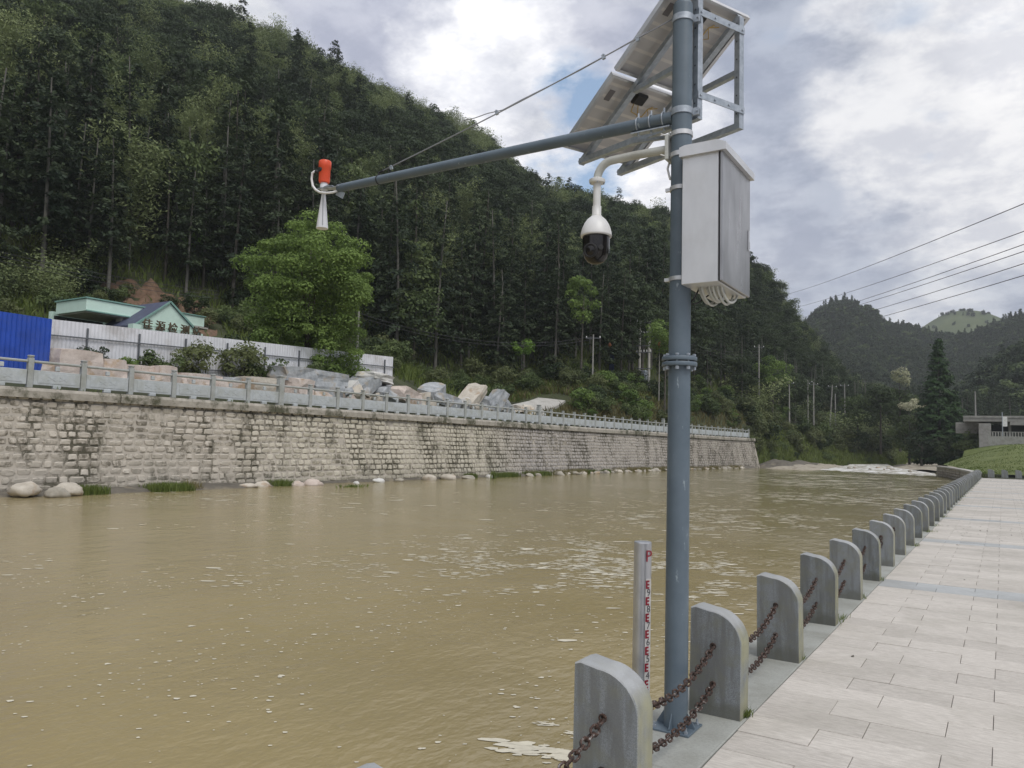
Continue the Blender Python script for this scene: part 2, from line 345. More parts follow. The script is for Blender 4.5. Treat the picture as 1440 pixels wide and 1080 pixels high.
m.col(b); m.bump(m.noise(9, 6, 0.8), 1.0, 0.1); MATS['bank_grass'] = m.m
MATS['red_soil'] = rock('red_soil', (0.085, 0.055, 0.034), (0.21, 0.125, 0.08), (0.05, 0.05, 0.025))
MATS['mud'] = rock('dark_mud', (0.075, 0.068, 0.055), (0.15, 0.135, 0.11), (0.22, 0.19, 0.14))
MATS['sand'] = rock('river_sand', (0.26, 0.23, 0.18), (0.42, 0.38, 0.31), (0.18, 0.15, 0.11))

# foliage
def leafmat(name, lo, hi, trans=0.25, sat=1.0):
    m = bpy.data.materials.new(name); m.use_nodes = True
    n, l = m.node_tree.nodes, m.node_tree.links
    b = n['Principled BSDF']; b.inputs['Roughness'].default_value = 0.62
    if 'Specular IOR Level' in b.inputs: b.inputs['Specular IOR Level'].default_value = 0.18
    at = n.new('ShaderNodeAttribute'); at.attribute_name = 'tint'
    oi = n.new('ShaderNodeObjectInfo')
    mt = n.new('ShaderNodeMath'); mt.operation = 'MULTIPLY_ADD'; mt.inputs[1].default_value = 0.5
    l.new(oi.outputs['Random'], mt.inputs[0])
    mm = n.new('ShaderNodeMath'); mm.operation = 'MULTIPLY'; mm.inputs[1].default_value = 0.5
    l.new(at.outputs['Fac'], mm.inputs[0]); l.new(mm.outputs[0], mt.inputs[2])
    r = n.new('ShaderNodeValToRGB'); r.color_ramp.elements[0].position = 0.12; r.color_ramp.elements[1].position = 0.88
    r.color_ramp.elements[0].color = (*lo, 1); r.color_ramp.elements[1].color = (*hi, 1)
    l.new(mt.outputs[0], r.inputs[0]); l.new(r.outputs['Color'], b.inputs['Base Color'])
    tr = n.new('ShaderNodeBsdfTranslucent'); l.new(r.outputs['Color'], tr.inputs['Color'])
    mx = n.new('ShaderNodeMixShader'); mx.inputs[0].default_value = trans
    out = n['Material Output']
    l.new(b.outputs[0], mx.inputs[1]); l.new(tr.outputs[0], mx.inputs[2]); l.new(mx.outputs[0], out.inputs['Surface'])
    return m
MATS['leaf_fir'] = leafmat('fir_foliage', (0.026, 0.042, 0.025), (0.078, 0.105, 0.052))
MATS['leaf_dark'] = leafmat('dark_foliage', (0.024, 0.040, 0.020), (0.065, 0.092, 0.040))
MATS['leaf_bamboo'] = leafmat('bamboo_foliage', (0.095, 0.130, 0.058), (0.26, 0.305, 0.135), 0.3)
MATS['leaf_mid'] = leafmat('mid_foliage', (0.055, 0.085, 0.034), (0.145, 0.190, 0.072), 0.3)
MATS['leaf_bright'] = leafmat('bright_foliage', (0.055, 0.100, 0.026), (0.205, 0.295, 0.080), 0.35)
MATS['leaf_olive'] = leafmat('olive_foliage', (0.070, 0.090, 0.040), (0.170, 0.195, 0.082), 0.3)
MATS['leaf_fresh'] = leafmat('fresh_foliage', (0.10, 0.19, 0.03), (0.20, 0.33, 0.06), 0.35)
MATS['leaf_cream'] = leafmat('cream_blossom', (0.24, 0.27, 0.13), (0.62, 0.60, 0.44), 0.2)
MATS['leaf_meta'] = leafmat('redwood_foliage', (0.025, 0.055, 0.022), (0.055, 0.10, 0.035))
MATS['grass'] = leafmat('grass_blades', (0.06, 0.10, 0.02), (0.17, 0.21, 0.06), 0.3)
MATS['dry_grass'] = leafmat('dry_grass_blades', (0.12, 0.11, 0.045), (0.25, 0.22, 0.11), 0.3)
MATS['bark'] = simple('bark', (0.075, 0.068, 0.056), 0.9, var=0.3, scale=3, kind='world')
MATS['bark_pale'] = simple('pale_bark', (0.12, 0.115, 0.10), 0.85, var=0.2, scale=2, kind='world')

# water
m = Mat('muddy_water'); m.set(Roughness=0.10, IOR=1.333)
big = m.noise(0.06, 4, 0.5, off=(3, 0, 0)); md = m.noise(0.45, 5, 0.6, stretch=(1, 0.6, 1))
b = m.ramp(big, [(0.35, (0.305, 0.248, 0.128)), (0.65, (0.345, 0.284, 0.155))])
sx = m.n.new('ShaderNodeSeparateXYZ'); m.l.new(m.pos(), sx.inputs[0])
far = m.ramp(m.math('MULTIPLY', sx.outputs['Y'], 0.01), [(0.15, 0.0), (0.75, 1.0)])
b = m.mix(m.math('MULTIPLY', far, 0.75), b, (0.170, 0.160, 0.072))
b = m.mix(m.math('MULTIPLY', m.ramp(md, [(0.4, 0.0), (0.7, 1.0)]), 0.2), b, (0.20, 0.165, 0.085))
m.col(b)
# ripples in three sizes; a slow noise decides where the wind roughens the surface
w1 = m.noise(2.2, 3, 0.55, stretch=(1.25, 0.8, 1)); w2 = m.noise(8.5, 4, 0.6, stretch=(1.3, 0.75, 1), off=(2, 2, 0)); w3 = m.noise(0.5, 2, 0.5, off=(5, 1, 0))
gust = m.ramp(m.noise(0.085, 4, 0.6, dist=0.4, off=(11.3, 4.2, 0), stretch=(0.8, 1.3, 1)), [(0.42, 0.42), (0.60, 1.0)])
hgt = m.math('ADD', m.math('MULTIPLY', w3, 0.12), m.math('MULTIPLY', gust, m.math('ADD', w1, m.math('MULTIPLY', w2, 0.42))))
m.bump(hgt, 0.55, 0.085)
MATS['water'] = m.m
MATS['foam_glint'] = simple('foam_glint', (0.62, 0.58, 0.47), 0.7, var=0.1)  # pale colour for froth and for painted sky glints
m = Mat('white_water'); m.set(Roughness=0.55)
wn1 = m.noise(0.9, 8, 0.72, stretch=(1.0, 0.35, 1), dist=0.5)
m.col(m.ramp(wn1, [(0.36, (0.22, 0.19, 0.12)), (0.47, (0.50, 0.48, 0.42)), (0.60, (0.82, 0.82, 0.81))]))
m.bump(m.noise(3.5, 7, 0.75), 0.9, 0.25); MATS['rapids'] = m.m

# ------------------------------------------------------------------ mesh helpers
class MB:
    """collects shapes; build() links them as ONE mesh object"""
    def __init__(s): s.v = []; s.f = []; s.mi = []; s.t = []; s.cur = 0; s.tint = 0.5
    def add(s, vs, fs):
        o = len(s.v); s.v.extend([tuple(v) for v in vs]); s.f.extend([tuple(i + o for i in f) for f in fs])
        s.mi.extend([s.cur] * len(fs)); s.t.extend([s.tint] * len(vs)); return s
    def box(s, c, d, rot=None, bev=0.0):
        x, y, z = d[0] / 2, d[1] / 2, d[2] / 2
        if bev > 0:
            b = min(bev, x * .9, y * .9, z * .9); vs = []; idx = {}
            for sx in (-1, 1):
                for sy in (-1, 1):
                    for sz in (-1, 1):
                        for k in range(3):
                            p = [sx * (x - (b if k != 0 else 0)), sy * (y - (b if k != 1 else 0)), sz * (z - (b if k != 2 else 0))]
                            idx[(sx, sy, sz, k)] = len(vs); vs.append(p)
            fs = []
            for k in range(3):
                a1, a2 = [(1, 2), (2, 0), (0, 1)][k]
                for sg in (-1, 1):
                    q = []
                    for u, w in ((-1, -1), (1, -1), (1, 1), (-1, 1)):
                        t = [0, 0, 0]; t[k] = sg; t[a1] = u; t[a2] = w; q.append(idx[(*t, k)])
                    fs.append(q if sg > 0 else q[::-1])
            for k in range(3):          # edges parallel to axis k
                a1, a2 = [(1, 2), (2, 0), (0, 1)][k]
                for u in (-1, 1):
                    for w in (-1, 1):
                        q = []
                        for kk, e in ((a1, -1), (a1, 1), (a2, 1), (a2, -1)):
                            t = [0, 0, 0]; t[k] = e; t[a1] = u; t[a2] = w; q.append(idx[(*t, kk)])
                        fs.append(q if u * w < 0 else q[::-1])
            for sx in (-1, 1):
                for sy in (-1, 1):
                    for sz in (-1, 1):
                        q = [idx[(sx, sy, sz, k)] for k in range(3)]
                        fs.append(q if sx * sy * sz > 0 else q[::-1])
        else:
            vs = [(-x, -y, -z), (x, -y, -z), (x, y, -z), (-x, y, -z), (-x, -y, z), (x, -y, z), (x, y, z), (-x, y, z)]
            fs = [(0, 3, 2, 1), (4, 5, 6, 7), (0, 1, 5, 4), (1, 2, 6, 5), (2, 3, 7, 6), (3, 0, 4, 7)]
        vs = [Vector(v) for v in vs]
        if rot is not None:
            rm = rot if isinstance(rot, Matrix) else Euler(rot).to_matrix(); vs = [rm @ v for v in vs]
        c = Vector(c); return s.add([v + c for v in vs], fs)
    def tube(s, pts, r, n=12, cap=True):
        pts = [Vector(p) for p in pts]; rs = r if isinstance(r, (list, tuple)) else [r] * len(pts)
        vs = []; fs = []; prev = None
        for i, p in enumerate(pts):
            if i == 0: t = pts[1] - pts[0]
            elif i == len(pts) - 1: t = pts[-1] - pts[-2]
            else: t = (pts[i + 1] - pts[i]).normalized() + (pts[i] - pts[i - 1]).normalized()
            t.normalize()
            if prev is None:
                a = Vector((0, 0, 1)) if abs(t.z) < 0.9 else Vector((1, 0, 0)); u = t.cross(a).normalized()
            else: u = (prev - t * prev.dot(t)).normalized()
            prev = u; w = t.cross(u)
            for k in range(n):
                an = 2 * math.pi * k / n; vs.append(p + (u * math.cos(an) + w * math.sin(an)) * rs[i])
        for i in range(len(pts) - 1):
            for k in range(n):
                a, b2 = i * n + k, i * n + (k + 1) % n; fs.append((a, b2, b2 + n, a + n))
        if cap: fs.append(tuple(range(n))[::-1]); fs.append(tuple(range((len(pts) - 1) * n, len(pts) * n)))
        return s.add(vs, fs)
    def bar(s, a, b, w, h):            # rectangular bar between two points
        a, b = Vector(a), Vector(b); t = (b - a); L = t.length; t.normalize()
        up = Vector((0, 0, 1)) if abs(t.z) < 0.95 else Vector((0.4, 0.9, 0)).normalized()
        u = t.cross(up).normalized(); v = u.cross(t)
        return s.box((a + b) / 2, (w, L, h), Matrix((u, t, v)).transposed())
    def lathe(s, prof, c=(0, 0, 0), n=32, axis=None):
        vs = []; fs = []; c = Vector(c); q = Matrix.Identity(3)
        if axis is not None: q = Vector(axis).to_track_quat('Z', 'Y').to_matrix()
        for r, z in prof:
            for k in range(n):
                an = 2 * math.pi * k / n; vs.append(c + q @ Vector((r * math.cos(an), r * math.sin(an), z)))
        for i in range(len(prof) - 1):
            for k in range(n):
                a, b = i * n + k, i * n + (k + 1) % n; fs.append((a, b, b + n, a + n))
        if prof[0][0] > 1e-4: fs.append(tuple(range(n))[::-1])
        if prof[-1][0] > 1e-4: fs.append(tuple(range((len(prof) - 1) * n, len(prof) * n)))
        return s.add(vs, fs)
    def prism(s, poly, depth, origin, u, v):   # poly in (u,v), extruded along u x v
        u, v = Vector(u), Vector(v); w = u.cross(v); o = Vector(origin); n = len(poly)
        vs = [o + u * a + v * b for a, b in poly] + [o + u * a + v * b + w * depth for a, b in poly]
        fs = [tuple(range(n))[::-1], tuple(range(n, 2 * n))] + [(i, (i + 1) % n, (i + 1) % n + n, i + n) for i in range(n)]
        return s.add(vs, fs)
    def mesh(s, name, mats, smooth=False):
        me = bpy.data.meshes.new(name); me.from_pydata(s.v, [], s.f)
        for k in (mats if isinstance(mats, (list, tuple)) else [mats]): me.materials.append(MATS[k])
        if len(set(s.mi)) > 1: me.polygons.foreach_set('material_index', s.mi)
        if smooth: me.polygons.foreach_set('use_smooth', [True] * len(me.polygons))
        a = me.attributes.new('tint', 'FLOAT', 'POINT'); a.data.foreach_set('value', s.t)
        me.update()
        if smooth and smooth != 'all':
            try: me.set_sharp_from_angle(angle=R(42))
            except Exception: pass
        return me
    def build(s, name, mats, parent=None, smooth=False, local=True):
        return link(name, s.mesh(name, mats, smooth), parent)

def link(name, me, parent=None):
    o = bpy.data.objects.new(name, me); col.objects.link(o)
    if parent is not None: o.parent = parent; o.matrix_parent_inverse = Matrix.Translation(-Vector(parent.location)) if parent.get('_w') else Matrix.Identity(4)
    return o
def tag(o, label=None, cat=None, group=None, kind=None):
    if label: o['label'] = label
    if cat: o['category'] = cat
    if group: o['group'] = group
    if kind: o['kind'] = kind
    return o
def thing(name, label, cat, group=None, loc=(0, 0, 0), rz=0.0):
    o = bpy.data.objects.new(name, None); o.empty_display_size = 0.2; o.location = loc; o.rotation_euler = (0, 0, rz)
    col.objects.link(o); return tag(o, label, cat, group)
def copy_tree(o, parent=None):
    c = o.copy(); col.objects.link(c)
    if parent is not None: c.parent = parent
    for ch in list(kids.get(o.name, [])):
        k = copy_tree(ch, c)
    return c
kids = {}
def reg(parent, *parts):
    kids.setdefault(parent.name, []).extend(parts)

def npmesh(name, V, Fq, mat, tint=None, smooth=False):
    """fast mesh from numpy arrays of quads (or tris)"""
    me = bpy.data.meshes.new(name); k = Fq.shape[1]
    me.vertices.add(len(V)); me.vertices.foreach_set('co', np.asarray(V, np.float32).ravel())
    me.loops.add(Fq.size); me.loops.foreach_set('vertex_index', Fq.astype(np.int32).ravel())
    me.polygons.add(len(Fq)); me.polygons.foreach_set('loop_start', np.arange(0, Fq.size, k, dtype=np.int32))
    me.polygons.foreach_set('loop_total', np.full(len(Fq), k, np.int32))
    if smooth: me.polygons.foreach_set('use_smooth', np.ones(len(Fq), bool))
    me.update(calc_edges=True)
    if tint is not None:
        a = me.attributes.new('tint', 'FLOAT', 'POINT'); a.data.foreach_set('value', np.asarray(tint, np.float32))
    for mm in (mat if isinstance(mat, (list, tuple)) else [mat]): me.materials.append(MATS[mm])
    return me

def leaves(C, Nn, size, aspect, tint, jit=0.5, fold=True):
    """leaf-sized quads: centres C, rough normals Nn"""
    n = len(C); Nn = Nn + rng.normal(size=(n, 3)) * jit
    Nn /= np.linalg.norm(Nn, axis=1)[:, None] + 1e-9
    a = rng.normal(size=(n, 3)); u = np.cross(Nn, a); u /= np.linalg.norm(u, axis=1)[:, None] + 1e-9
    w = np.cross(Nn, u); s = (size * rng.uniform(0.65, 1.35, n))[:, None]
    u = u * s * 0.5; w = w * s * 0.5 * aspect
    V = np.stack([C - u, C - w * 0.9 + u * 0.1, C + u, C + w + u * 0.1], 1).reshape(-1, 3)
    Fq = np.arange(4 * n).reshape(-1, 4)
    return V, Fq, np.repeat(tint, 4)

# ------------------------------------------------------------------ terrain (surveyed in bearing / distance from the quay)
# bearing(deg from +y, negative = left):  (d,z) of bank edge, yard end, forest foot, ridge
def wallx(y):
    return -30.9 + (max(0, y - 66) / 36.0) ** 2 * 1.9
TAB = [
    (-150, (60, 3.2), (72, 4.5), (110, 12), (190, 80)),
    (-110, (33.5, 3.2), (46, 4.5), (80, 11), (165, 92)),
    (-78.3, (31.9, 3.2), (47, 4.8), (70, 11), (160, 87)),
    (-66.7, (34.0, 3.2), (50, 5.2), (68, 11.4), (165, 84)),
    (-58.7, (36.6, 3.2), (52, 5.8), (70, 13.6), (168, 82)),
    (-53.8, (38.7, 3.2), (55, 6.2), (73, 14.0), (172, 84)),
    (-48.8, (41.5, 3.2), (56, 6.5), (74, 12.5), (178, 83)),
    (-41.7, (46.9, 3.2), (57, 6.4), (74.5, 9.8), (185, 77)),
    (-35.3, (54.0, 3.2), (66, 4.3), (79, 8.0), (188, 71)),
    (-30.8, (61.0, 3.2), (73, 4.9), (84, 8.0), (190, 58)),
    (-27.3, (68.0, 3.2), (74, 5.4), (84, 8.8), (190, 55)),
    (-23.1, (79.0, 3.2), (84, 6.4), (95, 9.3), (193, 54)),
    (-18.0, (97.0, 3.2), (104, 6.4), (118, 9.3), (200, 50)),
    (-15.9, (106.0, 3.2), (114, 6.0), (133, 9.1), (204, 46)),
    (-15.2, (110.0, -1.0), (119, 4.5), (139, 9.1), (206, 44)),
    (-13.1, (121.0, -1.0), (133, 4.2), (157, 9.0), (212, 37)),
    (-10.8, (134.0, -1.0), (148, 3.8), (176, 8.4), (222, 24)),
    (-9.0, (146.0, -1.0), (160, 3.4), (196, 7.0), (232, 17)),
    (-6.4, (160.0, -1.0), (174, 3.0), (208, 6.0), (240, 11)),
    (-3.1, (176.0, -1.0), (190, 2.4), (218, 5.0), (250, 6)),
    (0.0, (188.0, -0.8), (200, 2.2), (226, 4.6), (255, 6)),
    (20.0, (190.0, -0.8), (205, 2.6), (235, 6.0), (270, 9)),
    (60.0, (190.0, -0.8), (205, 3.0), (240, 6.0), (280, 12)),
]
TA = np.array([t[0] for t in TAB], float)
TD = np.array([[p[0] for p in t[1:]] for t in TAB], float); TZ = np.array([[p[1] for p in t[1:]] for t in TAB], float)
def tab(az):
    d = np.array([np.interp(az, TA, TD[:, k]) for k in range(4)]); z = np.array([np.interp(az, TA, TZ[:, k]) for k in range(4)])
    if -95 < az < -15.9:      # keep the yard edge on the line of the wall
        dd = d[0]
        for _ in range(4):
            y = dd * math.cos(R(az)); dd = (-(wallx(max(y, 0)) - 0.25)) / math.sin(R(-az))
        d[0] = dd; d[1] = max(d[1], dd + 3)
    return d, z
def relief(x, y, d):
    return (mnoise.noise(Vector((x * .045, y * .045, 0))) * 3.0 + mnoise.noise(Vector((x * .16, y * .16, 5))) * 0.9)
def ground(az, d):
    D, Z = tab(az)
    if d <= D[3]:
        z = float(np.interp(d, D, Z))
        if d > D[2]:      # hillside: a touch steeper in the middle
            s = (d - D[2]) / (D[3] - D[2]); z += math.sin(s * math.pi) * (Z[3] - Z[2]) * 0.035
    else:
        z = Z[3] + (d - D[3]) * 0.05 - ((d - D[3]) / 60.0) ** 2 * 26
    x, y = d * math.sin(R(az)), d * math.cos(R(az))
    amt = min(1.0, max(0.0, (d - D[1]) / 12.0))
    return z + relief(x, y, d) * amt * 0.6
def P(az, d, dz=0.0):
    return Vector((d * math.sin(R(az)), d * math.cos(R(az)), ground(az, d) + dz))
def bearing(x, y): return math.degrees(math.atan2(x, y)), math.hypot(x, y)

azs = list(np.arange(-150, -96, 3.0)) + list(np.arange(-96, -16, 0.8)) + list(np.arange(-16, 2, 0.5)) + list(np.arange(2, 61, 3.0))
V = []; 
for az in azs:
    D, Z = tab(az)
    rad = list(np.linspace(D[0], D[1], 5)[:-1]) + list(np.linspace(D[1], D[2], 8)[:-1]) + list(np.linspace(D[2], D[3], 34)) + list(D[3] + np.array([10, 25, 45, 75, 100.]))
    for d in rad:
        x, y = d * math.sin(R(az)), d * math.cos(R(az)); V.append((x, y, max(ground(az, d), -2.5)))
nr = len(rad); nq = len(azs)
Fq = np.array([(i * nr + j, (i + 1) * nr + j, (i + 1) * nr + j + 1, i * nr + j + 1) for i in range(nq - 1) for j in range(nr - 1)])[:, ::-1]
tag(link('hillside', npmesh('hillside', np.array(V), Fq, 'hill', smooth=True)), kind='structure')

def sheet_hill(name, pts, mat, dfront, dback, zf, rough, nseg=22):
    """a distant ridge: bearing/height of its crest, falling away to the front and the back"""
    A = np.array([p[0] for p in pts]); H = np.array([p[1] for p in pts]); DD = np.array([p[2] for p in pts])
    az2 = np.arange(A[0], A[-1], 0.35 if len(pts) > 5 else 0.6); V = []; info = []
    for az in az2:
        h, dr = np.interp(az, A, H), np.interp(az, A, DD)
        for j in range(nseg):
            s = j / (nseg - 7)
            if s <= 1: d = dr - (1 - s) * dfront; z = zf + (h - zf) * (s ** 0.9)
            else: d = dr + (s - 1) * dback * 2; z = h - (s - 1) * (h - zf) * 1.1
            x, y = d * math.sin(R(az)), d * math.cos(R(az))
            z += mnoise.noise(Vector((x * rough, y * rough, 3))) * (h - zf) * 0.30 * math.sin(min(1, s) * math.pi) ** 0.8 + mnoise.noise(Vector((x * rough * 3, y * rough * 3, 3))) * (h - zf) * 0.07 * math.sin(min(1, s) * math.pi)
            V.append((x, y, z))
    Fq = np.array([(i * nseg + j, (i + 1) * nseg + j, (i + 1) * nseg + j + 1, i * nseg + j + 1) for i in range(len(az2) - 1) for j in range(nseg - 1)])[:, ::-1]
    V = np.array(V)
    tag(link(name, npmesh(name, V, Fq, mat, smooth=True)), kind='structure')
    return V.reshape(len(az2), nseg, 3)
FAR = sheet_hill('far_mountain', [(-30, 80, 520), (-18, 76, 520), (-13.1, 72, 530), (-11.7, 82, 540), (-10.3, 96, 545), (-9.6, 100, 548), (-8.96, 101, 550), (-7.62, 95, 550), (-6.3, 86, 560), (-4.6, 83, 570), (-3, 79, 580), (-1.6, 79, 590), (-0.2, 88, 600), (1.3, 92, 600), (6.9, 112, 600), (20, 130, 620), (40, 120, 640)], 'far_hill', 250, 150, -1, 0.011)
GREEN = sheet_hill('grassy_hill', [(-7.5, 92, 880), (-5.9, 112, 880), (-4.9, 124, 880), (-4.2, 133, 880), (-3.4, 141, 880), (-2.8, 145, 880), (-2.1, 146.5, 880), (-1.4, 146, 880), (-0.8, 143.5, 880), (-0.2, 139, 880), (1.1, 127, 880), (3.4, 113, 880), (7, 90, 880)], 'grass_hill', 220, 130, -1, 0.004)
RIGHT = sheet_hill('right_hillside', [(-4.6, 3, 290), (-3.5, 11, 292), (-2.2, 19, 295), (-1.2, 27, 300), (-0.25, 32, 300), (1.3, 36, 300), (5.2, 46, 300), (14, 60, 300), (40, 70, 300)], 'far_hill', 95, 120, 1, 0.02)

g = MB(); g.add([(-1700, -1700, -2.6), (1700, -1700, -2.6), (1700, 1700, -2.6), (-1700, 1700, -2.6)], [(0, 1, 2, 3)])
tag(g.build('ground', 'hill'), kind='structure')

hz = MB(); hz.box((0, 0, 89.2), (3500, 3500, 185.6))
hm = bpy.data.materials.new('valley_haze'); hm.use_nodes = True; hm.node_tree.nodes.clear()
ho_ = hm.node_tree.nodes.new('ShaderNodeOutputMaterial'); hv = hm.node_tree.nodes.new('ShaderNodeVolumePrincipled')
hv.inputs['Color'].default_value = (0.86, 0.90, 0.96, 1); hv.inputs['Density'].default_value = HAZE; hv.inputs['Anisotropy'].default_value = 0.2
hm.node_tree.links.new(hv.outputs[0], ho_.inputs['Volume']); MATS['haze'] = hm
tag(hz.build('haze', 'haze'), kind='stuff')

# ------------------------------------------------------------------ water
WZ = -0.75
ny = 60; V = []; ys = np.concatenate([np.linspace(-60, 60, 50), np.linspace(64, 125, 24)]); xs = np.linspace(-32.0, -1.84, 30)
for y in ys:
    for x in xs: V.append((x + (0 if y < 66 else ((y - 66) / 50) ** 2 * 2), y, WZ))
nx = len(xs)
Fq = np.array([(i * nx + j, i * nx + j + 1, (i + 1) * nx + j + 1, (i + 1) * nx + j) for i in range(len(ys) - 1) for j in range(nx - 1)])
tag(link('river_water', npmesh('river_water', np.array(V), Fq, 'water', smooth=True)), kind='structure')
# shallow fast water above the pool
def strip_mesh(name, left, right, n, m_, zfun, mat):
    V = []
    for i in range(n):
        t = i / (n - 1)
        L = Vector(left[0]).lerp(Vector(left[-1]), t) if len(left) == 2 else None
        k = t * (len(left) - 1); a = min(int(k), len(left) - 2); f = k - a
        L = Vector(left[a]).lerp(Vector(left[a + 1]), f); Rr = Vector(right[a]).lerp(Vector(right[a + 1]), f)
        for j in range(m_):
            p = L.lerp(Rr, j / (m_ - 1)); V.append((p.x, p.y, p.z + zfun(p.x, p.y, j / (m_ - 1), t)))
    Fq = np.array([(i * m_ + j, i * m_ + j + 1, (i + 1) * m_ + j + 1, (i + 1) * m_ + j) for i in range(n - 1) for j in range(m_ - 1)])
    return tag(link(name, npmesh(name, np.array(V), Fq, mat, smooth=True)), kind='structure')
strip_mesh('rapids', [(-21.5, 103, WZ - .06), (-21.0, 118, WZ + .05), (-22, 140, WZ + .25), (-25, 165, WZ + .5)],
           [(-4.5, 93, WZ - .06), (-7.5, 112, WZ + .05), (-14.5, 135, WZ + .25), (-19, 165, WZ + .5)], 70, 40,
           lambda x, y, s, t: 0.02 + 0.07 * mnoise.noise(Vector((x * 1.1, y * .6, 0))) * (1 if t > .04 else 0.2), 'rapids')
strip_mesh('gravel_bar', [(-28.5, 102, -1.2), (-27.5, 112, -1.2), (-29, 130, -1.2), (-32, 150, -1.0)],
           [(-19.0, 101, -1.2), (-19.8, 112, -1.2), (-21, 130, -1.2), (-24, 158, -.9)], 50, 24,
           lambda x, y, s, t: math.sin(s * math.pi) ** .6 * (.75 + .5 * mnoise.noise(Vector((x * .35, y * .2, 0)))) * min(1, t * 9), 'sand')
strip_mesh('mud_bank', [(-30.5, 105, -1.2), (-30, 116, -1.2), (-31, 132, -1.2), (-34, 150, -.9)],
           [(-23.5, 106, -1.2), (-23, 116, -1.2), (-23.5, 130, -1.2), (-27, 148, -.9)], 50, 20,
           lambda x, y, s, t: math.sin(s * math.pi) ** .5 * (1.25 + .6 * mnoise.noise(Vector((x * .5, y * .25, 4)))) * min(1, t * 8) * min(1, (1 - t) * 4), 'mud')
strip_mesh('sand_flat', [(-14, 128, -1.3), (-17, 150, -1.2), (-22, 172, -1.0)], [(-3, 108, -1.3), (-5, 150, -1.2), (-8, 185, -.9)], 50, 24,
           lambda x, y, s, t: math.sin(s * math.pi) ** .5 * (.95 + .5 * mnoise.noise(Vector((x * .3, y * .15, 9)))), 'sand')

# ------------------------------------------------------------------ quay and promenade
quay = bpy.data.objects.new('quay', None); col.objects.link(quay); tag(quay, kind='structure')
q = MB(); q.box((-1.54, 22.5, -0.97), (0.52, 93, 1.7)); q.box((12, 22.5, -0.97), (26.5, 93, 1.7)); q.build('quay_wall', 'concrete', quay)
kerb_mesh = None
for k in range(26):
    y0 = -20 + k * 3.4
    b = MB(); b.tint = rng.uniform(); b.box((0, 0, 0), (0.515, 3.392, 0.115), bev=0.006)
    if kerb_mesh is None: kerb_mesh = b.mesh('kerb_slab', 'kerb')
    o = link('kerb_slab', kerb_mesh, quay); o.location = (-1.5775, y0 + 1.7, -0.0575)

prom = bpy.data.objects.new('promenade', None); col.objects.link(prom); tag(prom, kind='structure')
g = MB(); g.box((11.85, 24, -0.06), (26.3, 90, 0.07)); g.build('bedding', 'joint', prom)
TW, TL_ = 0.62, 0.31
tile_variants = {}
def tile_mesh(mat, k, w):
    key = (mat, k, w)
    if key not in tile_variants:
        b = MB(); b.tint = k / 5.0; b.box((0, 0, -0.012), (w - 0.0035, TL_ - 0.0035, 0.024), bev=0.0022); tile_variants[key] = b.mesh('paving_tile', mat)
    return tile_variants[key]
far_t = {'paver': MB(), 'paver_grey': MB()}
tiles = []
row = 0; y = -6.0 + 0.155
GREY_ROWS = [10.3 + 6.1 * k for k in range(0, 11)]
while y < 67.2:
    yc = y; isgrey = any(g0 - 0.01 <= yc <= g0 + 0.62 for g0 in GREY_ROWS)
    off = (0.0 if row % 2 == 0 else 0.23)
    x = -1.312; 
    first = 0.384 - 0.0 if row % 2 == 0 else 0.614
    lim = 24.5 if yc > 20 else 12
    ws = [first] + [TW] * 60
    for w in ws:
        if x + w > lim: break
        tiles.append((x + w / 2, yc, w, 'paver_grey' if isgrey else 'paver')); x += w
    row += 1; y += TL_
fwd = (FW.x, FW.y); rt = (RW.x, RW.y)
def inview(x, y):
    dz = x * FW.x + y * FW.y; dr = x * RW.x + y * RW.y
    return dz > 2.2 and abs(dr) < dz * 0.72
order = sorted(range(len(tiles)), key=lambda i: (0 if inview(tiles[i][0], tiles[i][1]) else 1, math.hypot(tiles[i][0], tiles[i][1])))
near_set = set(order[:300])
for i, (tx, ty, w, mt) in enumerate(tiles):
    dz = rng.normal() * 0.0012
    if i in near_set:
        o = link('paving_tile', tile_mesh(mt, int(rng.integers(0, 6)), round(w, 3)), prom)
        o.location = (tx, ty, dz); o.rotation_euler = (rng.normal() * .0025, rng.normal() * .002, rng.normal() * .0015)
    else:
        b = far_t[mt]; b.tint = rng.uniform(); x0, x1, y0, y1 = tx - w / 2 + .0018, tx + w / 2 - .0018, ty - TL_ / 2 + .0018, ty + TL_ / 2 - .0018; e = .002
        b.add([(x0, y0, -.024), (x1, y0, -.024), (x1, y1, -.024), (x0, y1, -.024), (x0 + e, y0 + e, dz), (x1 - e, y0 + e, dz), (x1 - e, y1 - e, dz), (x0 + e, y1 - e, dz)],
              [(4, 5, 6, 7), (0, 1, 5, 4), (1, 2, 6, 5), (2, 3, 7, 6), (3, 0, 4, 7)])
for k, b in far_t.items(): tag(b.build('distant_paving', k, prom), kind='stuff')

